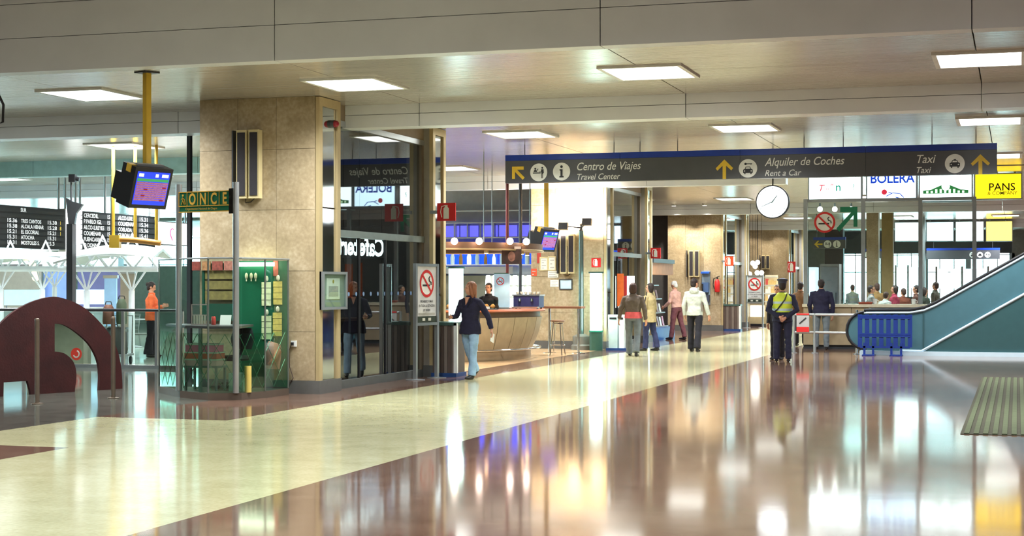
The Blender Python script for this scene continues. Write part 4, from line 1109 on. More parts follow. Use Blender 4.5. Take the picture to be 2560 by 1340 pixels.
for i, (lb, mt_, h, x0, x1) in enumerate((('pale rose file box at the bottom of the kiosk stack', M('box_rose', (240, 176, 184), .6), .10, 461, 541), ('terracotta file box in the middle of the kiosk stack', M('box_terra', (236, 120, 100), .6), .10, 461, 541), ('pink file box on top of the kiosk stack', M('box_pink', (244, 130, 165), .6), .12, 463, 538))):
    a, b = onY(x0, BX), onY(x1, BX); t = thing('file_box', lb, 'box', ((a.x + b.x) / 2, BX + .14, zs))
    part('tray', MB().box(a.x, b.x, BX, BX + .26, zs, zs + h - .022), mt_, t); part('lid', MB().box(a.x - .006, b.x + .006, BX - .006, BX + .266, zs + h - .02, zs + h), m_paper, t); zs += h + .002
# swivel chair
cc = onY(588, 21.8); t = thing('swivel_chair', 'black swivel office chair inside the kiosk', 'chair', (cc.x, cc.y, .1))
part('seat', MB().lathe((cc.x, cc.y, .52), [(.2, 0), (.23, .03), (.22, .07), (.1, .08)], 18), m_black, t, 40)
part('backrest', MB().loft([((cc.x, cc.y + .22, .68), .16, .03), ((cc.x, cc.y + .24, .84), .2, .035), ((cc.x, cc.y + .25, 1.0), .15, .03)], UX, 14), m_black, t, 50)
part('gas_lift', MB().cyl((cc.x, cc.y, .2), (cc.x, cc.y, .53), .028, n=10), m_darkgrey, t, 40)
for i in range(5):
    g = 2 * math.pi * i / 5; e = V(cc.x + .26 * math.cos(g), cc.y + .26 * math.sin(g), .17)
    lg = part('leg', MB().bar((cc.x, cc.y, .21), e, .04, .03), m_black, t); part('castor', MB().ell(e - UZ * .035, .035, .03, .035, 10, 8), m_black, lg, 50)
part('back_stem', MB().bar((cc.x, cc.y + .15, .54), (cc.x, cc.y + .24, .72), .04, .015), m_black, t)
# card rack and small items on the kiosk counter
q = onY(499, 21.55); t = thing('card_rack', 'small wire card rack on the kiosk counter', 'rack', (q.x, q.y, 1.055))
fr = MB(); w_ = .13
for x in (-w_, w_): fr.bar((q.x + x, q.y, 1.055), (q.x + x, q.y, 1.36), .014)
for z in (1.062, 1.2, 1.355): fr.bar((q.x - w_, q.y, z), (q.x + w_, q.y, z), .014)
part('frame', fr, M('rack_pink_metal', (190, 168, 160), .4, .4), t)
for i in range(5):
    x = q.x - w_ + .045 + i * .044; part('card', MB().box(x - .014, x + .014, q.y - .008, q.y + .004, 1.07, 1.2), M('card_stock', (180, 176, 156), .7, var=.2), t)
q = onY(563, 21.6); t = thing('price_card', 'white price card standing on the kiosk counter', 'card', (q.x, q.y, 1.055))
part('card', MB().flat([(-.09, 0), (.09, 0), (.09, .15), (-.09, .15)], V(q.x, q.y, 1.055), UX, UZ * .97 + UY * .2, 0, .004), m_paper, t); part('foot', MB().box(q.x - .08, q.x + .08, q.y, q.y + .06, 1.055, 1.062), m_paper, t)
q = onY(534, 21.6); solo('red_can', MB().lathe((q.x, q.y, 1.055), [(.03, 0), (.034, .006), (.034, .11), (.026, .125)], 14), M('can_red', (200, 70, 60), .35, .3), 'small red and white can on the kiosk counter', 'can', smooth=40)
q = fl(590, 978, .1); t = thing('plastic_crate', 'translucent grey plastic crate on the kiosk floor', 'crate', (q.x, q.y, .1))
g = M('crate_plastic', (158, 178, 168), .3)
part('bottom', MB().box(q.x - .12, q.x + .12, q.y, q.y + .25, .1, .12), g, t)
for a in ((-.12, -.105, 0, .25), (.105, .12, 0, .25), (-.105, .105, 0, .015), (-.105, .105, .235, .25)): part('side', MB().box(q.x + a[0], q.x + a[1], q.y + a[2], q.y + a[3], .12, .36), g, t)
q = fl(612, 982, .1); solo('paper_roll', MB().cyl((q.x, q.y + .1, .1), (q.x, q.y + .1, .48), .05, n=14), M('roll_yellow', (206, 184, 96), .7), 'tall yellowish paper roll standing in the kiosk', 'paper roll', smooth=40)
# socket and cable on the pillar
q = onY(735, 22.375, 859)
so = thing('wall_socket', 'white wall socket on the pillar beside the kiosk', 'socket', (q.x, 22.37, q.z - .04))
part('plate', MB().box(q.x - .045, q.x + .045, 22.362, 22.38, q.z - .045, q.z + .045), m_white, so); part('plug', MB().box(q.x - .03, q.x + .005, 22.33, 22.362, q.z - .025, q.z + .02), m_black, so)
part('cable', MB().tube([(q.x - .02, 22.34, q.z), (q.x - .07, 22.35, q.z - .1), (q.x - .06, 22.35, q.z - .35), (q.x + .0, 22.35, q.z - .52), (q.x - .06, 22.35, q.z - .6)], .007, 6), M('cable_dark', (70, 50, 44), .5), so, 40)

# ================================================================== notice case and alarm lamp on the mirrored side of the pillar
q0, q1 = onX(797, XB, 680), onX(858, XB, 775)
nc = thing('notice_case', 'glazed aluminium notice case on the mirrored pillar side', 'notice case', (XB + .04, (q0.y + q1.y) / 2, 1.2))
ya, yb, za, zb_ = q0.y, q1.y, 1.27, 1.85
part('back', MB().box(XB + .012, XB + .04, ya, yb, za, zb_), M('case_grey', (150, 156, 146), .5), nc)
fr = MB(); fr.box(XB + .012, XB + .075, ya, ya + .05, za, zb_); fr.box(XB + .012, XB + .075, yb - .05, yb, za, zb_); fr.box(XB + .012, XB + .075, ya + .05, yb - .05, za, za + .04); fr.box(XB + .012, XB + .075, ya + .05, yb - .05, zb_ - .04, zb_)
part('frame', fr, m_alu, nc)
sh_ = part('sheet', MB().box(XB + .04, XB + .046, ya + .2, yb - .24, za + .16, zb_ - .1), m_paper, nc)
part('crest', MB().disc(V(XB + .047, (ya + yb) / 2 - .03, zb_ - .15), UY, UZ, .03, 0, .002, 10), M('crest', (180, 160, 70), .6), sh_)
part('text_block', MB().rect(V(XB + .047, ya + .26, za + .2), UY, UZ, 0, yb - ya - .56, 0, .16, 0, .001), M('faded_text', (176, 172, 166), .8, var=.25, scale=60, stretch=(1, 1, 6)), sh_)
part('glass', MB().box(XB + .062, XB + .066, ya + .05, yb - .05, za + .04, zb_ - .04), m_glass, nc)
q = onX(832, XB, 310); al = thing('alarm_lamp', 'red alarm lamp high on the mirrored pillar side', 'alarm', (XB, q.y, q.z - .06))
part('base', MB().cyl((XB - .02, q.y, q.z), (XB + .03, q.y, q.z), .06, n=16), m_darkgrey, al, 40)
part('dome', MB().ell((XB + .045, q.y, q.z), .06, .055, .055, 14, 10), M('alarm_red', (150, 22, 40), .3), al, 60)

# ================================================================== column loudspeakers
def column_speaker(label, xc, y0, y1, Y, n=2, first=[None]):
    a = onY(xc, Y, y1); h = Zat(y0, dep(a)) - a.z
    t = thing('column_speaker', label, 'loudspeaker', (a.x, Y, a.z))
    w_ = .17
    for i in range(n):
        x = (i - (n - 1) / 2) * .205
        g_ = -1 if i == 0 else 1
        cs = MB(); cs.flat([(x - w_ / 2, 0), (x + w_ / 2, 0), (x + w_ / 2 - .01, .15), (x - w_ / 2 + .01, .15)], V(0, -.17, 0), UX, UY, 0, h)
        c_ = part('speaker_box', cs, M('speaker_cream', (212, 196, 150), .5), t, local=True)
        gl = MB().box(x - w_ / 2 + .022, x + w_ / 2 - .022, -.182, -.17, .04, h - .04)
        part('grille', gl, M('speaker_grille', (44, 40, 46), .7, bump=.6, bscale=120), c_, local=True)
    part('bracket', MB().box(-.02, .02, -.1, 0, h * .3, h * .7), m_darkgrey, t, local=True)
    part('side_fin', MB().box(-.29, -.265, -.12, -.01, .0, h), m_darkgrey, t, local=True)
    part('cable', MB().tube([(-.08, -.06, 0), (-.1, -.03, -.06), (-.02, -.02, -.05), (.06, -.05, 0)], .008, 6), m_black, t, 40, local=True)
    return t
column_speaker('pair of cream column loudspeakers on the kiosk pillar', 631, 327, 497, PY[0])
column_speaker('cream column loudspeakers on the white lit pillar', 1422, 586, 684, PY[1])
column_speaker('cream column loudspeakers on the telephone pillar', 1737, 626, 692, PY[2])
column_speaker('cream column loudspeakers on the pillar behind the officer', 1915, 638, 673, PY[3])

# ================================================================== rust steel sculpture
s0, s1 = fl(6, 991), fl(300, 972)
su = (s1 - s0).normalized(); sn = su.cross(UZ)
def sp(zx, zy):       # point of the 500x420 close view -> photo pixel -> the sculpture's upright plane
    x, y = zx / 3.19, 640 + zy / 3.19
    t_ = (x - CX) / FPX; ray = CF + CR * t_
    k_ = s0.dot(sn) / ray.dot(sn); p = ray * k_
    return ((p - s0).dot(su), max(0.0, Zat(y, dep(p))))
out = [(970, 1062)] + [(965, 960), (955, 860), (925, 740), (870, 630), (800, 540), (700, 440), (600, 375), (500, 338), (430, 325), (350, 335), (250, 365), (150, 415), (60, 478), (-20, 560), (-70, 640), (-105, 740), (-125, 850), (-135, 960), (-138, 1132)]
inn = [(20, 1120), (22, 1008), (212, 996), (228, 1050), (245, 1108), (580, 1086), (598, 1010), (600, 920), (575, 840), (520, 785), (470, 766), (428, 762), (428, 540), (490, 545), (560, 580), (640, 640), (705, 705), (750, 780), (778, 860), (788, 950), (783, 1070)]
def cat(p, n=4):
    r = []
    for i in range(len(p) - 1):
        a, b, c, d_ = p[max(i - 1, 0)], p[i], p[i + 1], p[min(i + 2, len(p) - 1)]
        for k in range(n):
            t_ = k / n
            r.append(tuple(.5 * (2 * b[j] + (c[j] - a[j]) * t_ + (2 * a[j] - 5 * b[j] + 4 * c[j] - d_[j]) * t_ ** 2 + (3 * b[j] - a[j] - 3 * c[j] + d_[j]) * t_ ** 3) for j in (0, 1)))
    return r + [p[-1]]
out = cat(out); inn = inn[:2] + cat(inn[2:5]) + cat(inn[5:12]) + cat(inn[12:])
pts = [sp(*p) for p in out] + [sp(*p) for p in inn]
pts = [(a, 0.0 if b < .06 else b) for a, b in pts]
solo('steel_sculpture', MB().flat(pts, s0, su, UZ, -.025, .025), M('rusted_steel', (56, 16, 15), .9, 0, .3, 3.0, bump=.2, bscale=30), 'rust red arched steel plate sculpture on the dark floor', 'sculpture')
# two steel posts before it
for i, (x, y, lb) in enumerate(((93, 1010, 'slim steel post in front of the sculpture, on its open side'), (283, 996, 'slim steel post beside the sculpture, towards the kiosk'))):
    p = fl(x, y); t = thing('barrier_post', lb, 'post', p)
    part('tube', MB().cyl(p + UZ * .01, p + UZ * 1.16, .032, n=14), M('post_bronze', (134, 118, 104), .35, .6), t, 40)
    part('cap', MB().lathe(p + UZ * 1.16, [(.034, 0), (.03, .02), (.012, .03)], 14), M('post_bronze', ), t, 40)
    part('foot_plate', MB().lathe(p, [(.085, 0), (.085, .012), (.04, .02)], 16), MATS['post_bronze'], t, 40)

# ================================================================== hanging monitors
m_scr = M('screen_blue', (30, 60, 230), .3, emit=.7, ecol=(24, 50, 220)); m_scr_g = M('screen_green', (60, 150, 90), .3, emit=.35); m_scr_r = M('screen_rows', (170, 110, 130), .3, var=.5, scale=34, stretch=(1, 1, 5), emit=.25, ecol=(150, 90, 120)); m_scr_w = M('screen_text', (210, 220, 240), .3, emit=.6)
def monitor(label, x, d, ypole, ytop, turn=50, tilt=18, sc=1.0, cat='monitor'):
    p = P(x, d); z = Zat(ytop, d)
    t = thing('ceiling_monitor', label, cat, (p.x, p.y, z - .52 * sc), YAW + math.radians(turn))
    A = Matrix.Rotation(math.radians(tilt), 4, 'X')
    A = Matrix.Translation(V(0, 0, .52 * sc)) @ A @ Matrix.Scale(sc, 4)
    # local: front is -Y, top is z=0, hanging point near the middle of the top
    B = lambda *a: MB().box(*a).moved(A)
    part('front_housing', B(-.32, .32, -.3, .0, -.58, 0), m_black, t, local=True)
    part('rear_housing', B(-.27, .27, .0, .2, -.56, -.17), m_black, t, local=True)
    part('screen', B(-.275, .275, -.306, -.3, -.525, -.055), m_scr, t, local=True)
    part('green_band', B(-.265, .265, -.31, -.306, -.19, -.15), m_scr_g, t, local=True)
    for i in range(9): part('timetable_row', B(-.265, .265, -.31, -.306, -.225 - .03 * i, -.201 - .03 * i), m_scr_r, t, local=True)
    for a, b in ((-.25, -.17), (.03, .08), (.14, .25)): part('heading_mark', B(a, b, -.31, -.306, -.125, -.08), m_scr_w, t, local=True)
    for a, b in ((-.1, 3), (.21, 2), (-.13, 6), (.2, 8)): part('red_cell', B(a - .03, a + .03, -.313, -.31, -.225 - .03 * b, -.201 - .03 * b), M('screen_red', (150, 30, 34), .3, emit=.2), t, local=True)
    part('yellow_tab', B(-.33, -.24, -.2, -.1, -.1, .012), m_yellow, t, local=True)
    part('top_bracket', B(-.22, .22, -.2, -.14, .0, .03), m_grey, t, local=True)
    part('ceiling_pole', MB().box(-.04, .04, -.14, -.06, .5 * sc, CZ - (z - .52 * sc)), m_yellow, t, local=True)
    part('ceiling_plate', MB().box(-.12, .12, -.22, .02, CZ - (z - .52 * sc) - .02, CZ - (z - .52 * sc)), m_darkgrey, t, local=True)
    return t
monitor('black timetable monitor on yellow pole beside the kiosk', 356, 21.7, 182, 407, sc=.96)
monitor('black timetable monitor on yellow pole before the white lit pillar', 1358, 40.2, 460, 566, sc=.98)
# cable loop from the ceiling at the hall edge
q = P(4, 22.0); solo('cable_loop', MB().tube([V(q.x - .15, q.y, CZ), V(q.x - .05, q.y, Zat(235, 22)), V(q.x + .03, q.y, Zat(262, 22)), V(q.x + .02, q.y, Zat(305, 22)), V(q.x - .08, q.y, Zat(312, 22)), V(q.x - .1, q.y, Zat(270, 22)), V(q.x - .2, q.y, CZ)], .018, 8), m_black, 'black cable loop hanging from the ceiling over the sculpture', 'cable', smooth=50)

# ================================================================== no-smoking floor stands
def smoke_stand(label, x0, x1, yb, w_=.62, h=2.02):
    a, b = fl(x0, yb), fl(x1, yb); c = (a + b) / 2
    t = thing('sign_stand', label, 'sign stand', c, 0.0)
    for s_ in (-1, 1):
        part('upright', MB().box(s_ * w_ / 2 - .03, s_ * w_ / 2 + .03, -.03, .03, .015, h), m_alu, t, local=True)
        part('foot', MB().lathe((s_ * w_ / 2, 0, 0), [(.17, 0), (.17, .01), (.03, .022)], 18), m_alu, t, 40, local=True)
    part('top_bar', MB().box(-w_ / 2 + .03, w_ / 2 - .03, -.025, .025, h - .05, h), m_alu, t, local=True)
    part('bottom_bar', MB().box(-w_ / 2 + .03, w_ / 2 - .03, -.025, .025, h - 1.08, h - 1.03), m_alu, t, local=True)
    R_ = w_ / 2 - .04
    pn = part('sign_panel', MB().box(-R_, R_, -.01, .012, h - 1.03, h - .05), M('stand_white', (216, 214, 216), .5), t, local=True)
    tm = MB().box(-R_, R_, -.014, -.01, h - 1.03, h - .92)
    part('footer_strip', tm, M('stand_footer', (50, 60, 50), .5), pn, local=True)
    for xx in (-.1, .1):
        part('footer_mark', MB().box(xx - .05, xx + .04, -.017, -.014, h - 1.0, h - .95), m_paper, pn, local=True)
    no_smoking(pn, c + V(0, -.0105, h - .35), UX, UZ, .23)
    for i, s_ in enumerate(('PROHIBIDO FUMAR', 'EN TODA LA ESTACION', 'LEY 28/2005')):
        lettering(s_, m_ink, pn, c + V(0, -.0105, h - .68 - .075 * i), UX, UZ, .058 if i < 2 else .055, bold=.01, align='CENTER', width=.86)
    part('small_print', MB().box(-R_ + .05, R_ - .05, -.013, -.01, h - .9, h - .86), MATS['faded_text'], pn, local=True)
    return t
st = smoke_stand('no-smoking sign stand by the glazed shop front', 1042, 1092, 947, .74)
place(st, (fl(1040, 951) + fl(1090, 944)) / 2, math.radians(80))
bpy.context.view_layer.update()
st2 = smoke_stand('no-smoking sign stand beyond the telephone pillar', 1868, 1905, 820)
# ================================================================== litter bins with striped sides
def striped_bin(label, x, y, w_=.42, dp=.5, h=.98, rz=0.0):
    p = fl(x, y); t = thing('litter_bin', label, 'bin', p, rz)
    part('base', MB().box(-w_ / 2 - .03, w_ / 2 + .03, -dp / 2 - .03, dp / 2 + .03, 0, .07), M('bin_blue', (34, 66, 120), .4), t, local=True)
    n = 6
    for f in (-1, 1):
        for i in range(n):
            a = -w_ / 2 + w_ * i / n; part('side_slat', MB().box(a + .004, a + w_ / n - .004, f * dp / 2 - .012, f * dp / 2 + .012, .07, h - .06), M('bin_slat_%d' % (i % 2), ((92, 78, 72), (120, 108, 100))[i % 2], .4, .2), t, local=True)
        part('end_panel', MB().box(f * w_ / 2 - .012, f * w_ / 2 + .012, -dp / 2 + .014, dp / 2 - .014, .07, h - .06), MATS['bin_slat_0'], t, local=True)
    part('bag', MB().box(-w_ / 2 + .03, w_ / 2 - .03, -dp / 2 + .03, dp / 2 - .03, .07, h - .2), m_black, t, local=True)
    part('corner_post', MB().box(w_ / 2 - .02, w_ / 2 + .045, -dp / 2 - .03, -dp / 2 + .03, .07, h - .02), m_white, t, local=True)
    tp = MB(); o_ = .03
    tp.box(-w_ / 2 - o_, w_ / 2 + o_, -dp / 2 - o_, -dp / 2 + .06, h - .06, h); tp.box(-w_ / 2 - o_, w_ / 2 + o_, dp / 2 - .06, dp / 2 + o_, h - .06, h); tp.box(-w_ / 2 - o_, -w_ / 2 + .06, -dp / 2 + .06, dp / 2 - .06, h - .06, h); tp.box(w_ / 2 - .06, w_ / 2 + o_, -dp / 2 + .06, dp / 2 - .06, h - .06, h)
    part('top_frame', tp, M('bin_top', (70, 96, 90), .35, .3), t, local=True)
    return t
striped_bin('brown striped litter bin with white post beside the walking woman', 1122, 940)
striped_bin('brown striped litter bin below the telephone pillar', 1831, 827, .58, .4, .95)
# lit ash stand by the shop front
p = fl(1543, 876); t = thing('recycling_stand', 'pale teal recycling stand by the second shop front', 'bin', p)
part('base', MB().box(p.x - .26, p.x + .26, p.y - .12, p.y + .2, 0, .06), MATS['bin_blue'], t)
for i, (a, b, m_) in enumerate(((-.2, .02, M('stand_teal', (196, 224, 220), .3)), (.07, .19, M('stand_white2', (232, 240, 244), .3)))):
    bn = part('bin_body', MB().flat([(a, .06), (b, .06), (b + .02, .9), (a - .02, .9)], V(p.x, p.y + .1, 0), UX, UZ, 0, .18), m_, t)
    part('slot', MB().box(p.x + a + .02, p.x + b - .02, p.y - .09, p.y - .078, .78, .83), m_black, bn)

# ================================================================== the oval bar
BC = V(-12.35, 34.5, 0); BA, BB = 2.2, 2.6
bar_ = thing('bar_counter', 'oval café bar counter with beige curved front and wooden top', 'bar counter', BC)
def oval(r, z, g, off=0): return V(BC.x + (BA * r + off) * math.cos(g), BC.y + (BB * r + off) * math.sin(g), z)
def ovalprof(prof, n=64): return MB().lathe(BC, prof, n, BA, BB, True)
def on_ring(x, r):
    d = 31.0
    while d < 36 and ((P(x, d).x - BC.x) / BA) ** 2 + ((P(x, d).y - BC.y) / BB) ** 2 > r * r: d += .02
    return d
part('plinth', ovalprof([(.86, 0), (.86, .2), (.6, .2), (.6, 0)]), M('bar_plinth', (150, 128, 100), .4), bar_, 40)
npn = 30; m_bp = M('bar_front_beige', (174, 156, 126), .4, .1)
for i in range(npn):
    g0, g1 = 2 * math.pi * i / npn + .004, 2 * math.pi * (i + 1) / npn - .004; m = MB(); prof = [(.865, .2), (.9, .36), (.945, .62), (.975, .94)]
    v = []
    for r, z in prof:
        for g in (g0, (g0 + g1) / 2, g1): v.append(oval(r, z, g))
    for r, z in prof:
        for g in (g0, (g0 + g1) / 2, g1): v.append(oval(r, z, g, -.03))
    f = []
    for a in range(3):
        for b in range(2):
            k = a * 3 + b; f.append((k, k + 1, k + 4, k + 3)); f.append((12 + k, 12 + k + 3, 12 + k + 4, 12 + k + 1))
    f += [(0, 12, 13, 1), (1, 13, 14, 2), (9, 10, 22, 21), (10, 11, 23, 22)]
    for a in range(3): f += [(a * 3, a * 3 + 3, a * 3 + 15, a * 3 + 12), (a * 3 + 2, a * 3 + 14, a * 3 + 17, a * 3 + 5)]
    part('front_panel', m.add(v, f), m_bp, bar_, 40)
part('inner_body', ovalprof([(.6, .2), (.84, .2), (.95, .94), (.6, .94)]), M('bar_inner', (110, 98, 82), .6), bar_, 40)
part('brown_band', ovalprof([(.93, .94), (.955, .94), (.955, 1.06), (.93, 1.06)]), M('bar_band', (108, 88, 72), .5), bar_, 40)
part('wood_top', ovalprof([(.7, 1.06), (1.0, 1.06), (1.01, 1.08), (1.0, 1.11), (.7, 1.11)]), M('bar_wood', (168, 92, 56), .35, stretch=(6, 1, 1)), bar_, 40)
part('foot_rail', MB().tube([oval(.955, .24, 2 * math.pi * i / 64) for i in range(64)], .025, 8, True), m_chrome, bar_, 50)
for i in range(12): part('rail_bracket', MB().bar(oval(.87, .2, 2 * math.pi * i / 12), oval(.955, .24, 2 * math.pi * i / 12), .02), m_chrome, bar_)
# canopy ring above the bar
cn = thing('bar_canopy', 'brown wooden ring canopy hung above the oval bar', 'canopy', BC + UZ * 2.38)
part('ring', ovalprof([(.72, 2.4), (.98, 2.4), (.98, 2.56), (.72, 2.56)]), M('canopy_wood', (116, 84, 62), .5), cn, 40)
part('ring_edge', MB().tube([oval(.985, 2.41, 2 * math.pi * i / 64) for i in range(64)], .02, 6, True), m_brass, cn, 50)
for i in range(6):
    q = oval(.85, 2.56, 2 * math.pi * (i + .3) / 6); part('hanger', MB().cyl(q, V(q.x, q.y, CZ), .012, n=6), m_grey, cn)
m_globe = M('globe_lit', (255, 238, 230), .4, emit=7, ecol=(255, 226, 210))
gl0 = None
for i, (x, y) in enumerate(((1136, 603), (1198, 603), (1275, 603), (1316, 604))):
    d_ = on_ring(x, 1.04)
    q = P(x, d_); q.z = Zat(y, d_); t = thing('globe_lamp', 'round white globe lamp on the bar canopy', 'lamp', (q.x, q.y, q.z), 0, 'globe lamps on the bar canopy')
    part('globe', MB().ell((0, 0, 0), .075, .075, .075, 16, 10), m_globe, t, 60, local=True); part('stem', MB().cyl((0, 0, -.02), tuple((BC - q).normalized() * .2 + UZ * (2.5 - q.z - (BC - q).normalized().z * .2)), .01, n=6), m_brass, t, local=True)
# warm lamps over the bar (downlights in the canopy)
for i, g in enumerate((-1.9, -1.3, -.7, -.1, .6)):
    q = oval(.85, 2.39, g); t = thing('canopy_spot', 'small warm spotlight under the bar canopy', 'lamp', (q.x, q.y, q.z - .06), 0, 'spotlights under the bar canopy')
    part('housing', MB().cyl((0, 0, .0), (0, 0, .07), .05, n=14), m_brass, t, 40, local=True); part('bulb', MB().cyl((0, 0, -.006), (0, 0, .0), .04, n=14), M('warm_bulb', (255, 226, 180), .4, emit=30, ecol=(255, 206, 150)), t, local=True)
    L = bpy.data.lights.new('canopy_spot_light', 'SPOT'); L.energy = 55; L.color = (1, .78, .52); L.spot_size = 1.9; L.shadow_soft_size = .05
    lo = bpy.data.objects.new('canopy_spot_light', L); COL.objects.link(lo); lo.parent = t; lo.location = (0, 0, -.02)
# food display and things on the bar
def onbar(x, g): return None
dq = [oval(.86, 1.11, g) for g in (-1.25, -1.0, -.75, -.5)]
m_pastry = M('pastry', (226, 142, 72), .6, var=.3, scale=14)
for i, g in enumerate((-1.35, -1.05, -.75)):
    a = oval(.88, 1.11, g - .13); b = oval(.88, 1.11, g + .13); dd = (b - a).normalized(); nn = dd.cross(UZ); c = (a + b) / 2
    lb = ('glass pastry case on the bar, by the walking woman', 'glass pastry case in the middle of the bar front', 'glass pastry case on the bar, towards the stool')[i]
    t = thing('pastry_case', lb, 'display case', c)
    L_ = (b - a).length / 2
    part('tray', MB().obox(c + UZ * .012, dd * L_, nn * .16, UZ * .012), m_alu, t)
    part('glass_front', MB().obox(c + nn * .16 + UZ * .11, dd * L_, nn * .003, UZ * .1), m_glass, t)
    part('glass_top', MB().obox(c + UZ * .213, dd * L_, nn * .16, UZ * .003), m_glass, t)
    for s_ in (-1, 1): part('glass_end', MB().obox(c + dd * (L_ * s_) + UZ * .11, dd * .003, nn * .16, UZ * .1), m_glass, t)
    for j in range(5):
        q = c + dd * (L_ * (-.78 + .39 * j)) + UZ * .03 + nn * (.04 * (-1) ** j)
        solo('pastry', MB().ell(q + UZ * .045, .055, .05, .042, 12, 8).ell(q + UZ * .075, .035, .032, .022, 10, 6), m_pastry, 'golden baked pastry inside a glass case on the bar', 'pastry', 'pastries in the bar cases', 50)
    part('price_tag', MB().obox(c + nn * .17 + UZ * .05, dd * .05, nn * .002, UZ * .025), m_paper, t)
# coffee machine and blue case at the pillar end
q = oval(.84, 1.11, .25); t = thing('coffee_machine', 'dark blue and steel coffee machine at the end of the bar', 'coffee machine', q)
part('body', MB().box(q.x - .3, q.x + .3, q.y - .2, q.y + .2, 1.14, 1.4), M('machine_blue', (44, 52, 110), .35), t)
part('top_plate', MB().box(q.x - .32, q.x + .32, q.y - .22, q.y + .22, 1.4, 1.43), m_chrome, t)
part('drip_tray', MB().box(q.x - .3, q.x + .3, q.y - .3, q.y - .2, 1.12, 1.16), m_chrome, t)
for s_ in (-.14, .14): part('brew_head', MB().cyl((q.x + s_, q.y - .22, 1.28), (q.x + s_, q.y - .22, 1.34), .035, n=12), m_chrome, t, 40)
for s_ in (-1, 1):
    for y_ in (-1, 1): part('foot', MB().cyl((q.x + s_ * .25, q.y + y_ * .15, 1.11), (q.x + s_ * .25, q.y + y_ * .15, 1.14), .02, n=8), m_black, t)
for j in range(6):
    r = V(q.x - .25 + .1 * j, q.y - .05, 1.43)
    solo('stacked_cup', MB().lathe(r, [(.022, 0), (.038, .03), (.04, .065), (.035, .065), (.03, .02)], 12), m_white, 'white coffee cup standing on the coffee machine', 'cup', 'cups on the coffee machine', 40)
# pale blue menu panel with a no-smoking notice
q = P(1255, 36.6); t = thing('menu_panel', 'pale blue menu panel with no-smoking notice behind the bar', 'panel', V(q.x, q.y, 1.11))
part('board', MB().obox(V(q.x, q.y, 1.52), CR * .18, CF * .012, UZ * .38), M('menu_blue', (168, 206, 232), .4, emit=.15), t)
part('stand', MB().obox(V(q.x, q.y, 1.125), CR * .16, CF * .08, UZ * .015), m_grey, t)
part('green_clip', MB().obox(V(q.x - .02, q.y, 1.9), CR * .16, CF * .016, UZ * .02), m_kgreen, t)
nq = part('notice', MB().obox(V(q.x - .04, q.y, 1.68) - CF * .014, CR * .11, CF * .003, UZ * .17), m_paper, t)
no_smoking(nq, V(q.x - .04, q.y, 1.73) - CF * .019, CR, UZ, .085)
# brown picture poster under the canopy
dq_ = on_ring(1279, .96); q = P(1279, dq_); zc = Zat(639, dq_)
t = thing('hanging_poster', 'brown picture poster hanging from the bar canopy', 'poster', V(q.x, q.y, zc - .2))
part('sheet', MB().obox(V(q.x, q.y, zc), CR * .215, CF * .008, UZ * .185), M('poster_brown', (66, 42, 38), .6, var=.6, scale=5), t)
part('pale_header', MB().obox(V(q.x, q.y, zc + .17) - CF * .01, CR * .205, CF * .003, UZ * .028), M('poster_header', (200, 184, 174), .6), t)
part('portrait_patch', MB().disc(V(q.x, q.y, zc - .02) - CF * .009, CR, UZ, .08, 0, .003, 20, .11), M('poster_face', (140, 96, 84), .6, var=.5, scale=12), t)
for s_ in (-1, 1): part('string', MB().cyl(V(q.x, q.y, zc + .18) + CR * .18 * s_, V(q.x, q.y, 2.41) + CR * .18 * s_, .004, n=5), m_ink, t)
# back bar: lit blue panels, shelves, bottles
BKY = 41.3
bb = thing('back_bar', 'grey back bar with blue lit panels and steel hood', 'back bar', (-13.5, BKY, 0))
x0, x1 = -15.0, -12.2
part('cabinet', MB().box(x0, x1, BKY - .35, BKY + .15, 0, 1.0), M('backbar_grey', (120, 116, 112), .5), bb)
part('worktop', MB().box(x0, x1, BKY - .38, BKY + .16, 1.0, 1.04), m_alu, bb)
part('hood', MB().box(x0, x1 - .6, BKY - .3, BKY + .1, 1.95, 2.14), m_alu, bb)
part('mirror', MB().box(x0, x1, BKY + .12, BKY + .14, 1.06, 1.9), M('backbar_mirror', (168, 164, 150), .25, .8), bb)
m_bl = M('backlit_blue', (20, 60, 230), .3, emit=1.3); m_bl2 = M('backlit_violet', (90, 90, 220), .3, emit=.7)
for i in range(5):
    a = x0 + .05 + i * .55
    part('lit_panel', MB().box(a, a + .5, BKY + .08, BKY + .12, 2.2, 2.72), m_bl, bb)
    part('lit_panel', MB().box(a, a + .5, BKY + .08, BKY + .12, 2.95, 3.25), m_bl2, bb)
for z in (2.17, 2.75, 2.9, 3.3, 3.62): part('shelf_board', MB().box(x0, x1, BKY - .12, BKY + .12, z, z + .03), m_alu if z > 2.8 else m_white, bb)
for i in range(8):
    a = x0 + .1 + i * .37; part('divider', MB().box(a, a + .03, BKY - .1, BKY + .1, 2.93, 3.3), m_grey, bb)
bp_ = [(.05, 0), (.06, .02), (.06, .2), (.03, .3), (.025, .4), (.0255, .42)]
rng = random.Random(3)
for i in range(12):
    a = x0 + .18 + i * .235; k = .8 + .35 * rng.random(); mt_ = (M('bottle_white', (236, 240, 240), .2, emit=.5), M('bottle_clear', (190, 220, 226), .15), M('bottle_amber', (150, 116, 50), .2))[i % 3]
    c_ = ('white lit', 'pale clear', 'amber')[i % 3]
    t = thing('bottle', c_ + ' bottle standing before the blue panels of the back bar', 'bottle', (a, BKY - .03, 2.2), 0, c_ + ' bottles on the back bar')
    part('glass_body', MB().lathe((0, 0, 0), [(r * k, z * k) for r, z in bp_], 14), mt_, t, 40, local=True); part('cap', MB().lathe((0, 0, .42 * k), [(.028 * k, 0), (.028 * k, .035)], 10), m_black if i % 3 else m_white, t, local=True)
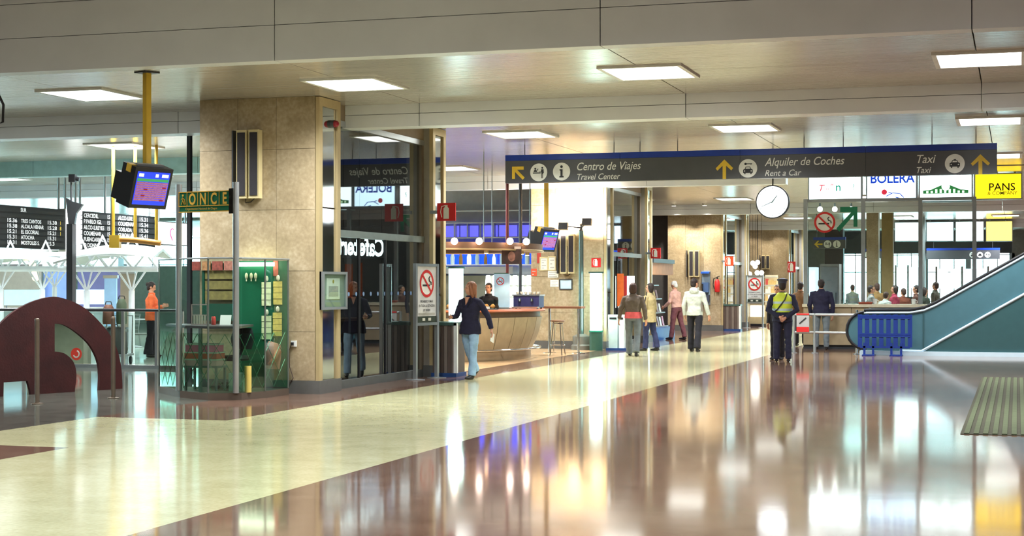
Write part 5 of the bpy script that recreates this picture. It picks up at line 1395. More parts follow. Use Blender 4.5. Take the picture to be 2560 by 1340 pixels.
m_glow = M('lit_glassware', (236, 252, 246), .3, emit=1.6)
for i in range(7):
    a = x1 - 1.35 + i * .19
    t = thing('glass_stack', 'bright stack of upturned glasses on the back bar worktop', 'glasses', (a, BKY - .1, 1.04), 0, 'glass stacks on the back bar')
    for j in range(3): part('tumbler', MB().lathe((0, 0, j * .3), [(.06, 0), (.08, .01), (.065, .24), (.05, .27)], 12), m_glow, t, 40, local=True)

# light towers beside the bar
def light_tower(label, x, y, w_, zt, zb, p=None):
    p = p or fl(x, y); t = thing('light_tower', label, 'lamp', p)
    part('foot', MB().lathe(p, [(w_ * .62, 0), (w_ * .62, zb)], 18), M('tower_green', (52, 92, 78), .4), t, 40)
    part('collar', MB().lathe(p + UZ * zb, [(w_ * .66, 0), (w_ * .66, .04)], 18), M('tower_collar', (40, 150, 120), .4), t, 40)
    part('lit_shaft', MB().lathe(p + UZ * (zb + .04), [(w_ * .55, 0), (w_ * .55, zt - zb - .08)], 20), M('tower_lit', (214, 255, 246), .4, emit=6.0, ecol=(206, 255, 244)), t, 40)
    part('lid', MB().lathe(p + UZ * (zt - .04), [(w_ * .7, 0), (w_ * .7, .04)], 18), M('tower_lid', (50, 80, 72), .4), t, 40)
    return t
light_tower('glowing white light tower beside the white lit pillar', 1490, 876, .27, 1.98, .46)
light_tower('glowing white light tower behind the litter bin at the bar', 0, 0, .25, 2.0, .4, onX(1140, -10.3))
# steel lamp pole with floodlight heads before the pillar
p = fl(1453, 874); t = thing('floodlight_pole', 'tall steel pole with floodlights before the white lit pillar', 'floodlight', p)
part('base', MB().lathe(p, [(.27, 0), (.27, .1), (.22, .14), (.22, .34), (.1, .4)], 20), M('pole_base', (126, 124, 116), .4, .3), t, 40)
part('pole', MB().cyl(p + UZ * .38, p + UZ * 3.02, .07, .06, 16), M('pole_teal', (122, 142, 140), .25, .8), t, 40)
part('finial', MB().lathe(p + UZ * 3.02, [(.06, 0), (.03, .06), (.03, .14), (.05, .16), (.0, .2)], 12), m_darkgrey, t, 40)
for i, (dx, dz) in enumerate(((-.42, .02), (.2, .12))):
    h_ = p + V(dx, -.18, 3.12 + dz)
    arm = part('arm', MB().bar(p + UZ * 3.1, h_, .03), m_darkgrey, t)
    part('lamp_head', MB().obox(h_, UX * .12, (UY * .6 - UZ * .1).normalized() * .06, (UZ * .9 + UY * .2).normalized() * .09), m_darkgrey, t)
    part('lens', MB().obox(h_ + V(0, .07, .03), UX * .1, (UY * .6 + UZ * .3).normalized() * .012, (UZ * .8 - UY * .4).normalized() * .07), M('flood_lens', (255, 240, 214), .4, emit=20, ecol=(255, 232, 200)), t)
    L = bpy.data.lights.new('floodlight', 'SPOT'); L.energy = 430; L.color = (1, .84, .66); L.spot_size = 2.3; L.spot_blend = .6; L.shadow_soft_size = .08
    lo = bpy.data.objects.new('floodlight', L); COL.objects.link(lo); lo.parent = t; lo.location = h_ + V(0, .1, .05) - p
    lo.rotation_euler = ((V(-.5 + .6 * i, 1.0, .3)).to_track_quat('-Z', 'Y')).to_euler()
# high table and stool
ta, tb = onY(1362, 37.6), onY(1458, 37.6); t = thing('high_table', 'narrow high standing table between bar and lamp pole', 'table', ((ta.x + tb.x) / 2, 37.6, 0))
part('top', MB().box(ta.x, tb.x, 37.4, 37.8, 1.08, 1.13), M('table_wood', (150, 100, 72), .4), t)
for x in (ta.x + .12, tb.x - .12):
    lg = part('leg', MB().cyl((x, 37.6, .02), (x, 37.6, 1.08), .03, n=12), m_chrome, t, 40); part('foot', MB().lathe((x, 37.6, 0), [(.16, 0), (.16, .012), (.03, .03)], 16), m_chrome, lg, 40)
p = fl(1394, 888); t = thing('bar_stool', 'chrome bar stool with round seat at the high table', 'stool', p)
part('seat', MB().lathe(p + UZ * .78, [(.15, 0), (.17, .015), (.16, .045), (.05, .05)], 20), M('stool_seat', (140, 110, 90), .4), t, 40)
for i in range(4):
    g = math.pi / 4 + math.pi / 2 * i; part('leg', MB().cyl(p + V(.11 * math.cos(g), .11 * math.sin(g), .78), p + V(.2 * math.cos(g), .2 * math.sin(g), 0), .013, n=8), m_chrome, t, 40)
part('foot_ring', MB().tube([p + V(.175 * math.cos(a), .175 * math.sin(a), .24) for a in [2 * math.pi * j / 20 for j in range(20)]], .01, 6, True), m_chrome, t, 50)
part('seat_ring', MB().tube([p + V(.12 * math.cos(a), .12 * math.sin(a), .74) for a in [2 * math.pi * j / 20 for j in range(20)]], .012, 6, True), m_chrome, t, 50)

# ================================================================== notices on the white lit pillar
YP = PY[1]
def notice(name, label, x0, x1, y0, y1, Y, mat, lines=0, frame=None, th=.012, cat='notice', mark=None):
    a, b = onY(x0, Y, y0), onY(x1, Y, y1)
    t = thing(name, label, cat, ((a.x + b.x) / 2, Y, b.z))
    part('sheet', MB().box(a.x, b.x, Y - th, Y - .001, b.z, a.z), mat, t)
    if frame:
        f = MB(); g = .025
        f.box(a.x - g, a.x, Y - .025, Y - .001, b.z - g, a.z + g); f.box(b.x, b.x + g, Y - .025, Y - .001, b.z - g, a.z + g); f.box(a.x, b.x, Y - .025, Y - .001, a.z, a.z + g); f.box(a.x, b.x, Y - .025, Y - .001, b.z - g, b.z)
        part('frame', f, frame, t)
    h = a.z - b.z
    for i in range(lines):
        z = a.z - h * (i + .7) / (lines + .4); part('text_line', MB().box(a.x + .03, b.x - .03 - .05 * (i % 2), Y - th - .003, Y - th, z - h * .12 / max(1, lines) * 2, z), MATS['faded_text'], t)
    if mark:
        mark(t, a, b, Y - th)
        part('bracket', MB().box(min(a.x, XB - .03), (a.x + b.x) / 2, Y - .002, Y + .12, (a.z + b.z) / 2 - .03, (a.z + b.z) / 2 + .03), m_grey, t)
    return t
notice('notice_sheet', 'white two-page notice on the white lit pillar', 1352, 1368, 645, 674, YP, m_paper, 4, MATS['speaker_cream'])
notice('notice_sheet', 'white notice page next to the loudspeakers on the lit pillar', 1373, 1388, 643, 674, YP, m_paper, 3, MATS['speaker_cream'])
notice('notice_sheet', 'wide white notice under the two-page notice', 1370, 1396, 677, 694, YP, m_paper, 3)
notice('notice_sheet', 'small white notice beside the framed print', 1376, 1397, 700, 717, YP, m_paper, 4)
notice('framed_print', 'dark framed pale blue print on the white lit pillar', 1401, 1429, 700, 722, YP, M('print_blue', (196, 220, 232), .4, var=.15), 0, m_darkgrey, cat='picture')
notice('notice_sheet', 'orange-red tear-off notice on the white lit pillar', 1328, 1342, 672, 690, YP, M('notice_red', (226, 80, 48), .6, var=.15), 2)
notice('notice_strip', 'narrow red and white vertical strip on the lit pillar', 1343, 1352, 625, 658, YP, M('strip_red', (176, 60, 50), .6), 0, None, cat='notice')
def ext_mark(t, a, b, Y):
    c = (a + b) / 2; s_ = (a.z - b.z)
    m = MB(); O = V(c.x, Y, c.z)
    m.flat([(-.16 * s_, -.38 * s_), (.16 * s_, -.38 * s_), (.16 * s_, .2 * s_), (.08 * s_, .28 * s_), (.08 * s_, .38 * s_), (-.08 * s_, .38 * s_), (-.08 * s_, .28 * s_), (-.16 * s_, .2 * s_)], O, UX, UZ, 0, .004)
    part('extinguisher_symbol', m, m_paper, t)
    part('hose_symbol', MB().tube([O + V(x * s_, -.003, z * s_) for x, z in ((-.05, .36), (-.28, .3), (-.33, .0), (-.26, -.3))], .03 * s_, 5), m_paper, t)
notice('fire_sign', 'red fire extinguisher sign above the light tower', 1479, 1502, 645, 668, YP, m_red, mark=ext_mark, cat='sign')
notice('fire_sign', 'red fire extinguisher sign on the column by the first stand', 1094, 1140, 508, 552, QY[0] - .05, m_red, mark=ext_mark, cat='sign', th=.03)
notice('fire_sign', 'red fire sign on the column by the newsstand', 1627, 1652, 620, 646, QY[1] - .05, m_red, mark=ext_mark, cat='sign', th=.03)
notice('fire_sign', 'orange-red fire sign at the telephone pillar edge', 1812, 1834, 641, 665, PY[2] - .06, M('fire_orange', (222, 74, 30), .5), mark=ext_mark, cat='sign', th=.03)
notice('fire_sign', 'red fire sign on the mirrored column by the officer', 1969, 1989, 654, 681, PY[3] - .06, m_red, mark=ext_mark, cat='sign', th=.03)
# telephone and extinguisher on the third pillar
a, b = onY(1755, PY[2], 677), onY(1776, PY[2], 762); t = thing('pay_telephone', 'blue and grey pay telephone on the travertine pillar', 'telephone', ((a.x + b.x) / 2, PY[2], b.z))
part('back_plate', MB().box(a.x, b.x, PY[2] - .05, PY[2] - .001, b.z, a.z), M('phone_grey', (140, 156, 170), .4), t)
part('phone_body', MB().box(a.x + .03, b.x - .03, PY[2] - .2, PY[2] - .05, b.z + .45, b.z + .8), M('phone_blue', (70, 96, 140), .4), t)
part('handset', MB().tube([(a.x + .06, PY[2] - .23, b.z + .75), (a.x + .06, PY[2] - .26, b.z + .62), (a.x + .06, PY[2] - .23, b.z + .5)], [.03, .02, .03], 8), m_black, t, 40)
part('hood', MB().box(a.x, b.x, PY[2] - .26, PY[2] - .05, a.z - .1, a.z - .04), M('phone_hood', (40, 90, 190), .4), t)
part('shelf', MB().box(a.x, b.x, PY[2] - .24, PY[2] - .05, b.z + .1, b.z + .35), M('phone_dark', (54, 60, 80), .5), t)
a = onY(1793, PY[2] - .14, 730); t = thing('fire_extinguisher', 'red fire extinguisher hung on the travertine pillar', 'extinguisher', (a.x, PY[2] - .13, a.z))
part('cylinder', MB().lathe((a.x, PY[2] - .13, a.z), [(.08, 0), (.095, .03), (.095, .36), (.05, .44), (.03, .46)], 16), m_red, t, 40)
part('valve', MB().cyl((a.x, PY[2] - .13, a.z + .45), (a.x, PY[2] - .13, a.z + .54), .025, n=8), m_black, t)
part('hose', MB().tube([(a.x, PY[2] - .13, a.z + .52), (a.x - .13, PY[2] - .13, a.z + .48), (a.x - .15, PY[2] - .13, a.z + .25), (a.x - .1, PY[2] - .15, a.z + .1)], .014, 6), m_black, t, 40)
part('handle', MB().bar((a.x - .01, PY[2] - .13, a.z + .54), (a.x + .1, PY[2] - .13, a.z + .57), .02), m_black, t)
part('bracket', MB().box(a.x - .03, a.x + .03, PY[2] - .05, PY[2] - .001, a.z + .15, a.z + .3), m_darkgrey, t)

# ================================================================== newsstand beside the slim column
NX0 = -10.9
nt_ = thing('newsstand', 'newsstand with magazine rack and blue base by the old man', 'newsstand', (-10.6, 47.9, 0))
ya, yb = 46.4, 49.4
part('base_cabinet', MB().box(NX0, -10.15, ya, yb, 0, .36), M('news_blue', (46, 100, 176), .4), nt_)
part('back_board', MB().box(NX0 - .04, NX0, ya, yb, .36, 2.35), M('news_wood', (150, 112, 80), .5), nt_)
for i in range(4): part('rack_shelf', MB().box(NX0, NX0 + .55 - .1 * i, ya, yb, .36 + .42 * i, .39 + .42 * i), m_grey, nt_)
part('header', MB().box(NX0, NX0 + .7, ya - .02, yb, 1.95, 2.3), M('news_header', (196, 140, 96), .5), nt_)
part('header_top', MB().box(NX0, NX0 + .75, ya - .04, yb, 2.3, 2.42), m_darkgrey, nt_)
part('end_panel', MB().box(NX0, NX0 + .5, ya - .03, ya, .36, 1.95), M('news_grey', (120, 116, 104), .5), nt_)
cols = [(60, 90, 190), (190, 50, 50), (226, 226, 220), (40, 40, 46), (220, 190, 70), (180, 80, 120), (90, 150, 190), (120, 30, 40)]
mags = [M('mag_%d' % i, c, .35, var=.35, scale=18) for i, c in enumerate(cols)]
rng = random.Random(11)
for r in range(3):
    for i in range(8):
        y = ya + .12 + i * .36; x = NX0 + .42 - .1 * r; z = .39 + .42 * r; mt_ = mags[(i * 3 + r * 5) % 8]; h = .26 + .06 * rng.random()
        m = MB().obox(V(x, y + .13, z + h / 2), UY * .11, (UX * .25 - UZ * .05) * .02, (UZ * 1 - UX * .2) * (h / 2))
        cn_ = ('blue', 'red', 'white', 'black', 'yellow', 'pink', 'pale blue', 'maroon')[(i * 3 + r * 5) % 8]
        solo('magazine', m, mt_, '%s magazine leaning on the %s shelf of the newsstand' % (cn_, ('lowest', 'middle', 'upper')[r]), 'magazine', 'magazines on the newsstand')
for i in range(3):
    x = NX0 + .12 + i * .2
    solo('postcard_rack', MB().box(x, x + .15, ya - .06, ya - .035, 1.0 + .0 * i, 1.8).box(x + .02, x + .13, ya - .075, ya - .06, 1.05, 1.3).box(x + .02, x + .13, ya - .075, ya - .06, 1.4, 1.7), mags[(i * 3) % 8], ('blue', 'dark', 'pale blue')[i] + ' postcard holder on the end of the newsstand', 'holder')
# things in the second shop window
def banner(label, x0, x1, y0, y1, Y, mat, stand=True):
    a, b = onY(x0, Y, y0), onY(x1, Y, y1); t = thing('shop_banner', label, 'banner', ((a.x + b.x) / 2, Y, 0))
    part('cloth', MB().box(a.x, b.x, Y, Y + .02, b.z, a.z), mat, t)
    part('pole', MB().cyl(((a.x + b.x) / 2, Y + .04, 0), ((a.x + b.x) / 2, Y + .04, a.z), .02, n=8), m_grey, t)
    part('foot', MB().lathe(((a.x + b.x) / 2, Y + .04, 0), [(.15, 0), (.15, .02)], 14), m_grey, t)
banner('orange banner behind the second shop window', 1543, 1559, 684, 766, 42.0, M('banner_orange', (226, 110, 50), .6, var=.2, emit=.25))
banner('white lit panel behind the second shop window', 1566, 1586, 690, 770, 43.2, M('banner_white', (240, 250, 245), .5, emit=1.0))
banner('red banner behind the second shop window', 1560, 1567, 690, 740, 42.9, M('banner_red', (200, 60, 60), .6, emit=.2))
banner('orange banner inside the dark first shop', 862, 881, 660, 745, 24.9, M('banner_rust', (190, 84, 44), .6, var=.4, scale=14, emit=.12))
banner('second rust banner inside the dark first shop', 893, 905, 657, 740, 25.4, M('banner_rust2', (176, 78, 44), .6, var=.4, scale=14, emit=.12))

# reversed glowing letters set behind the first shop's glass in place of a reflection
q0 = onX(862, -10.62, 640); 
cf = thing('reflected_lettering', 'glowing reversed Cafetería lettering put behind the shop glass as a reflection', 'sign', (-10.62, 24.6, 2.0))
c_e = M('reflected_letters_glow', (236, 255, 255), .4, emit=3.0)
a0, a1 = onX(958, -10.62, 640), onX(862, -10.62, 645)
LW = a0.y - a1.y
part('backing_rail', MB().box(-10.66, -10.64, a1.y - 1.2, a0.y + .1, Zat(642, dep(a0)) - .05, Zat(642, dep(a0)) - .02), m_darkgrey, cf)  # rail and rods added to carry the stand-in letters
lettering('Cafetería', c_e, cf, V(-10.6, a0.y, Zat(640, dep(a0))), -UY, UZ, .43, bold=.032, width=LW / 1.20)
part('drop_rod', MB().cyl((-10.65, a0.y, 2.0), (-10.65, a0.y, CZ), .01, n=6), m_darkgrey, cf)
part('drop_rod', MB().cyl((-10.65, a1.y, 2.0), (-10.65, a1.y, CZ), .01, n=6), m_darkgrey, cf)
# planters and a counter inside the dark shop
t = thing('shop_counter', 'dark service counter inside the first shop', 'counter', (-11.7, 26.2, 0))
part('body', MB().box(-12.1, -11.4, 25.2, 27.4, 0, 1.0), M('counter_dark', (70, 60, 54), .5), t); part('top', MB().box(-12.15, -11.35, 25.15, 27.45, 1.0, 1.05), M('counter_top_brown', (140, 110, 80), .3), t)
for i, y in enumerate((25.5, 26.1)):
    t = thing('potted_plant', ('leafy pot plant on the dark counter by the banners', 'leafy pot plant on the dark counter towards the column')[i], 'plant', (-11.7, y, 1.05))
    part('pot', MB().lathe((-11.7, y, 1.05), [(.07, 0), (.1, .16), (.09, .16)], 14), M('pot_clay', (130, 90, 66), .7), t, 40)
    rg = random.Random(i); lf = MB()
    for j in range(26):
        g = rg.random() * 6.28; l = .12 + .14 * rg.random(); e = rg.random() * 1.2; d_ = V(math.cos(g) * math.cos(e), math.sin(g) * math.cos(e), math.sin(e)); s_ = d_.cross(UZ).normalized() * .03; o = V(-11.7, y, 1.2)
        lf.add([o, o + d_ * l * .6 + s_, o + d_ * l * 1.3, o + d_ * l * .6 - s_], [(0, 1, 2, 3)])
    part('foliage', lf, M('leaf_green', (96, 120, 74), .6, var=.3), t, kind='stuff')
# lamps and shelf display in the far shop by the second stand
for i, (x, y) in enumerate(((1882, 658), (1894, 656), (1888, 666), (1893, 682), (1904, 682), (1874, 685))):
    q = onY(x, 65.9 + .35 * i, y); t = thing('globe_lamp', 'bright round lamp in the shop above the second stand', 'lamp', (q.x, q.y, q.z), 0, 'lamps in the far shop')
    part('globe', MB().ell((0, 0, 0), .1, .1, .1, 14, 8), M('far_globe', (255, 250, 240), .4, emit=5), t, 60, local=True); part('cord', MB().cyl((0, 0, .1), (0, 0, CZ - q.z), .008, n=5), m_darkgrey, t, local=True)
a, b = onY(1910, 65, 690), onY(1942, 65, 800); t = thing('display_shelf', 'bright display shelf of goods behind the second stand', 'shelf', ((a.x + b.x) / 2, 65, 0))
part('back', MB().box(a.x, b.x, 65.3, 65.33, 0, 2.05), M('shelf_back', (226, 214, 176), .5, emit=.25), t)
for i in range(6): part('board', MB().box(a.x, b.x, 65.0, 65.3, .3 + .33 * i, .33 + .33 * i), m_white, t)
rng = random.Random(5)
for i in range(1, 6):
    for j in range(4):
        x = a.x + .05 + (b.x - a.x - .1) * (j + .5) / 4; h = .14 + .12 * rng.random(); c_ = rng.choice([(240, 236, 220), (226, 190, 120), (210, 90, 80), (246, 244, 240)])
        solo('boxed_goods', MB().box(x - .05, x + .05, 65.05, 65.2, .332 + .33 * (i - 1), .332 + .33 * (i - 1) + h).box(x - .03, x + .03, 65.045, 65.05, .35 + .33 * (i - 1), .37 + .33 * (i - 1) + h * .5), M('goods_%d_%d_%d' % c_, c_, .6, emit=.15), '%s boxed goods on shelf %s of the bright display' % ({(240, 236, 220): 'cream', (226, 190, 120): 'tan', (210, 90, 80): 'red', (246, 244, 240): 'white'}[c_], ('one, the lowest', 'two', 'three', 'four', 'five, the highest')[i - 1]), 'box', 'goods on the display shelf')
a, b = onY(1876, 64.2, 764), onY(1910, 64.2, 792); t = thing('lit_showcase', 'glowing white showcase below the second no-smoking stand', 'showcase', ((a.x + b.x) / 2, 64.2, 0))
part('lit_front', MB().box(a.x, b.x, 64.2, 64.24, b.z, a.z), M('showcase_lit', (255, 250, 236), .4, emit=2.2), t); part('cabinet', MB().box(a.x - .05, b.x + .05, 64.24, 64.8, .1, a.z + .03), M('showcase_beige', (176, 158, 120), .5), t)
part('foot', MB().box(a.x, b.x, 64.2, 64.8, 0, .1), m_black, t)
# machines beyond the counter
for lb, x0, x1, y0, y1, Y, mt_ in (('tall grey vending machine behind the navy jacket', 2050, 2098, 660, 850, 52.0, M('vend_grey', (150, 150, 150), .5)), ('pale blue lit drinks cabinet beyond the cafeteria glass', 2022, 2040, 668, 850, 50.0, M('vend_blue', (190, 220, 244), .4, emit=.7))):
    a, b = onY(x0, Y, y0), onY(x1, Y, y1); t = thing('vending_machine', lb, 'machine', ((a.x + b.x) / 2, Y, 0))
    part('body', MB().box(a.x, b.x, Y, Y + .7, .05, a.z), mt_, t); part('door', MB().box(a.x + .04, b.x - .04, Y - .03, Y, .3, a.z - .1), M('vend_door_%s' % x0, (120, 124, 132) if x0 > 2040 else (214, 236, 250), .3, emit=.0 if x0 > 2040 else .6), t)
    part('handle', MB().cyl((b.x - .1, Y - .05, 1.0), (b.x - .1, Y - .05, 1.4), .015, n=8), m_chrome, t); part('foot', MB().box(a.x, b.x, Y + .02, Y + .68, 0, .05), m_black, t)
# square stone piers and screens in the far right hall
for lb, x0, x1, Y, mt_ in (('square stone pier behind the seated guests', 2166, 2196, 58.0, m_marble), ('olive brown pier beside the far windows', 2204, 2232, 66.0, M('pier_olive', (150, 130, 88), .6)), ('grey pier at the far window wall', 2300, 2312, 70.0, m_grey), ('dark pier under the small far sign', 2062, 2108, 78.0, M('pier_dark', (70, 66, 70), .6))):
    a, b = onY(x0, Y), onY(x1, Y); t = thing('pillar', lb, 'pillar', ((a.x + b.x) / 2, Y, 0))
    part('shaft', MB().box(a.x, b.x, Y, Y + .6, .15, CZ), mt_, t); part('plinth', MB().box(a.x - .02, b.x + .02, Y - .02, Y + .62, 0, .15), m_darkgrey, t)
for lb, x0, x1, y0, Y, n in (('row of blue-white lit panels on the far drinks stand', 2340, 2470, 672, 68.0, 4), ('row of pale lit panels on the far snack stand', 2238, 2300, 668, 76.0, 2)):
    a, b = onY(x0, Y, y0), onY(x1, Y); t = thing('far_stand', lb, 'stand', ((a.x + b.x) / 2, Y, 0))
    part('counter', MB().box(a.x, b.x, Y, Y + .6, 0, 1.1), m_darkgrey, t)
    for i in range(n):
        xa = a.x + (b.x - a.x) * i / n; xb = a.x + (b.x - a.x) * (i + 1) / n
        part('lit_panel', MB().box(xa + .05, xb - .05, Y + .3, Y + .34, 1.5, a.z), M('far_lit_blue', (200, 240, 255), .4, emit=1.2), t)
    for x in (a.x, (a.x + b.x) / 2, b.x): part('post', MB().box(x - .04, x + .04, Y + .28, Y + .36, 1.1, a.z + .1), m_grey, t)
# downlights washing the far pillars and the kiosk pillar
for k_, lb in ((2, 'telephone pillar'), (3, 'pillar behind the officer')):
    for i, x in enumerate((-11.6, -10.5)):
        t = thing('wall_washer', 'small round downlight above the %s' % lb, 'downlight', (x, PY[k_] - 1.1, CZ - .06), 0, 'downlights above the ' + lb)
        part('housing', MB().cyl((0, 0, 0), (0, 0, .06), .09, n=16), m_white, t, 40, local=True); part('lens', MB().cyl((0, 0, -.006), (0, 0, 0), .07, n=16), M('washer_lens', (255, 244, 220), .4, emit=8, ecol=(255, 240, 210)), t, local=True)
        L = bpy.data.lights.get('washer_light') or bpy.data.lights.new('washer_light', 'SPOT'); L.energy = 260; L.color = (1, .93, .78); L.spot_size = 1.5; L.spot_blend = .5; L.shadow_soft_size = .06
        lo = bpy.data.objects.new('washer_light', L); COL.objects.link(lo); lo.parent = t; lo.location = (0, 0, -.02); lo.rotation_euler = (math.radians(22), 0, 0)
# small bulbs under the first lit box, and two thin posts at the bar
for i, x in enumerate((2050, 2087, 2128)):
    q = onY(x, BXY + .1, 523); t = thing('bulb_lamp', 'small bright bulb below the lit box with red marks', 'lamp', (q.x, q.y, q.z), 0, 'bulbs below the first lit box')
    part('bulb', MB().ell((0, 0, 0), .07, .07, .07, 12, 8), M('bulb_lit', (255, 255, 250), .4, emit=5), t, 60, local=True); part('socket', MB().cyl((0, 0, .06), (0, 0, .16), .025, n=8), m_grey, t, local=True)
for x, d_, y1, mt_, lb in ((1268, 39.7, 612, M('post_maroon', (96, 44, 44), .4), 'slim maroon post beside the brown poster at the bar'), (1301, 40.3, 620, m_darkgrey, 'slim dark post behind the bar near the lit pillar')):
    p = P(x, d_); t = thing('bar_post', lb, 'post', p)
    part('shaft', MB().cyl(p + UZ * .02, V(p.x, p.y, CZ - .004), .04, n=12), mt_, t, 40); part('foot', MB().lathe(p, [(.1, 0), (.1, .02)], 14), mt_, t, 40); part('collar', MB().lathe(p + UZ * 2.3, [(.055, 0), (.055, .08)], 12), m_brass, t, 40)
# ================================================================== left hall
# balustrade with dark rail
BLY = 28.15
bt = thing('glass_balustrade', 'glass balustrade with dark handrail behind the sculpture', 'balustrade', (-17, BLY, 0))
xs = [onY(x, BLY).x for x in (-260, -60, 60, 112, 308, 392, 455)]
part('handrail', MB().cyl((xs[0], BLY, 1.15), (xs[-1], BLY, 1.15), .03, n=12), m_darkgrey, bt, 40)
part('floor_rail', MB().box(xs[0], xs[-1], BLY - .04, BLY + .04, 0, .07), m_grey, bt)
for x in xs: part('post', MB().box(x - .03, x + .03, BLY - .03, BLY + .03, .07, 1.13), m_alu, bt)
for a, b in zip(xs[:-1], xs[1:]): part('pane', MB().box(a + .035, b - .035, BLY - .006, BLY + .006, .09, 1.1), m_glass, bt)
q = onY(191, BLY - .01, 885); t = thing('round_sticker', 'round red sticker with white curl on the glass balustrade', 'sticker', (q.x, q.y, q.z - .12))
part('red_disc', MB().disc(q, UX, UZ, .125, 0, .003, 28), M('sticker_red', (226, 66, 50), .5), t)
cr_ = MB().tube([q - UY * .005 + UX * (.065 * math.cos(a)) + UZ * (.065 * math.sin(a)) for a in [math.radians(205 + 12 * i) for i in range(20)]], .015, 6)
part('white_curl', cr_, m_paper, t, 50)

# departure boards facing the walkway
DX = -22.0
m_dep = M('board_black', (30, 34, 38), .4); m_fl = M('board_flap', (44, 48, 52), .5); m_dt = M('board_text', (230, 236, 240), .5, emit=.35); m_dy = M('board_yellow', (226, 200, 80), .5, emit=.35)
def dboard(label, x0, x1, rows, ztop=3.43, zbot=2.55, off=0):
    a, b = onX(x0, DX), onX(x1, DX); n = len(rows); h = (ztop - zbot) / n
    t = thing('departure_board', label, 'departure board', (DX, (a.y + b.y) / 2, zbot))
    part('cabinet', MB().box(DX - .25, DX, a.y, b.y, zbot - .05, ztop + .04), m_dep, t)
    for i, cells in enumerate(rows):
        zt_ = ztop - h * i
        part('flap_row', MB().box(DX, DX + .012, a.y + .04, b.y - .04, zt_ - h + .02, zt_ - .02), m_fl, t)
        for s_, x, m_ in cells:
            p = onX(x, DX); lettering(s_, m_, t, V(DX + .014, p.y, zt_ - h + .035), UY, UZ, h * .98, width=1.5 if '.' in s_ and s_[0] == '1' else 1.02, bold=.02)
    for y in (a.y + .1, b.y - .1): part('hanger', MB().cyl((DX - .12, y, ztop), (DX - .12, y, CZ), .03, n=8), m_grey, t)
W_ = m_dt
dboard('wide black departure board with white destination rows', -14, 163, [
    [('SUR', 50, W_)], [],
    [('15.36', 15, W_), ('TRES CANTOS', 51, W_), ('15.38', 116, W_), ('1', 148, m_dy)],
    [('15.38', 15, W_), ('ALCALA HENAR', 51, W_), ('15.28', 116, W_), ('8', 148, m_dy)],
    [('15.21', 15, W_), ('EL ESCORIAL', 51, W_), ('15.21', 116, W_), ('1', 148, m_dy)],
    [('15.31', 15, W_), ('ATOCHA', 51, W_), ('15.31', 116, W_)],
    [('15.31', 15, W_), ('MOSTOLES S.', 51, W_), ('15.3', 116, W_)]])
dboard('narrower black departure board beside the white louvred panel', 205, 278, [
    [('CERCEDIL', 208, W_), ('15', 266, W_)], [('P.PABLO IGL', 208, W_), ('15', 266, W_)], [('ALCO-S.REYES', 208, W_), ('15', 266, W_)], [('COLMENAR', 208, W_), ('15', 266, W_)], [('FUENCARRAL', 208, W_), ('15', 266, W_)], [('O DONN', 208, W_)]])
dboard('black departure board behind the yellow hanger frame', 284, 336, [
    [('ALCO-S.RE', 294, W_)], [('COLMENAR', 294, W_)], [('COSLADA', 294, W_)], [('GUADALAJ', 294, W_)], [], []])
dboard('dim black departure board next to the white lit sign', 342, 388, [[('15.31', 346, W_)], [('15.34', 346, W_)], [('15.36', 346, W_)], [('15.41', 346, W_)], [], []])
# white louvred panel between the boards
a, b = onX(166, DX), onX(203, DX); t = thing('louvred_panel', 'bright white louvred panel between two departure boards', 'panel', (DX, (a.y + b.y) / 2, 2.4))
part('back', MB().box(DX - .2, DX - .02, a.y, b.y, 2.4, 3.5), m_white, t)
for i in range(9): part('louvre', MB().box(DX - .02, DX + .03, a.y, b.y, 2.42 + i * .12, 2.52 + i * .12), M('louvre_lit', (246, 252, 255), .5, emit=1.2), t)
for y in (a.y + .1, b.y - .1): part('hanger', MB().cyl((DX - .1, y, 3.5), (DX - .1, y, CZ), .03, n=8), m_grey, t)
# white lit sign with red stroke
a, b = onX(395, DX), onX(480, DX); t = thing('lit_panel_sign', 'white lit sign with a red curved stroke beside the pillar', 'sign', (DX, (a.y + b.y) / 2, 2.7))
za, zb_ = Zat(612, dep(a)), Zat(552, dep(a))
part('casing', MB().box(DX - .2, DX, a.y, b.y, za, zb_), m_alu, t); part('lit_face', MB().box(DX, DX + .01, a.y + .03, b.y - .03, za + .03, zb_ - .03), M('lit_panel_white', (250, 252, 255), .4, emit=2.0), t)
c = onX(431, DX + .02, 583); part('red_stroke', MB().tube([c + UY * (.12 * math.cos(g)) + UZ * (.12 * math.sin(g)) for g in [math.radians(60 + 18 * i) for i in range(9)]] + [c + UY * .0 - UZ * .2], .016, 6), M('stroke_pink', (226, 50, 110), .4, emit=.4), t, 50)
for y in (a.y + .2, b.y - .2): part('hanger', MB().cyl((DX - .1, y, zb_), (DX - .1, y, CZ), .03, n=8), m_grey, t)

# yellow hanger frame with box
HX = 33.0
def hx(x, y, d_=HX): p = P(x, d_); p.z = Zat(y, d_); return p
t = thing('hanger_frame', 'yellow pole frame hanging before the departure boards', 'frame', hx(338, 618))
for x, yb in ((283, 618), (338, 600), (391, 600)):
    p = hx(x, yb); part('pole', MB().cyl(p, V(p.x, p.y, CZ), .033, n=12), m_yellow, t, 40)
part('crossbar', MB().tube([hx(284, 597), hx(338, 600), hx(402, 608)], .06, 10), M('bar_orange', (196, 140, 66), .5), t, 40)
p = hx(288, 604); part('yellow_box', MB().obox(p, CR * .1, CF * .1, UZ * .13), m_yellow, t)
# thin dark glazing post beside the pillar
a = onY(475, 24.6); solo('door_post', MB().box(a.x - .035, a.x + .035, 24.55, 24.62, 0, Zat(318, dep(a))).box(a.x - .06, a.x + .06, 24.53, 24.64, 0, .05), m_darkgrey, 'thin dark glazing post against the side of the kiosk pillar', 'post')

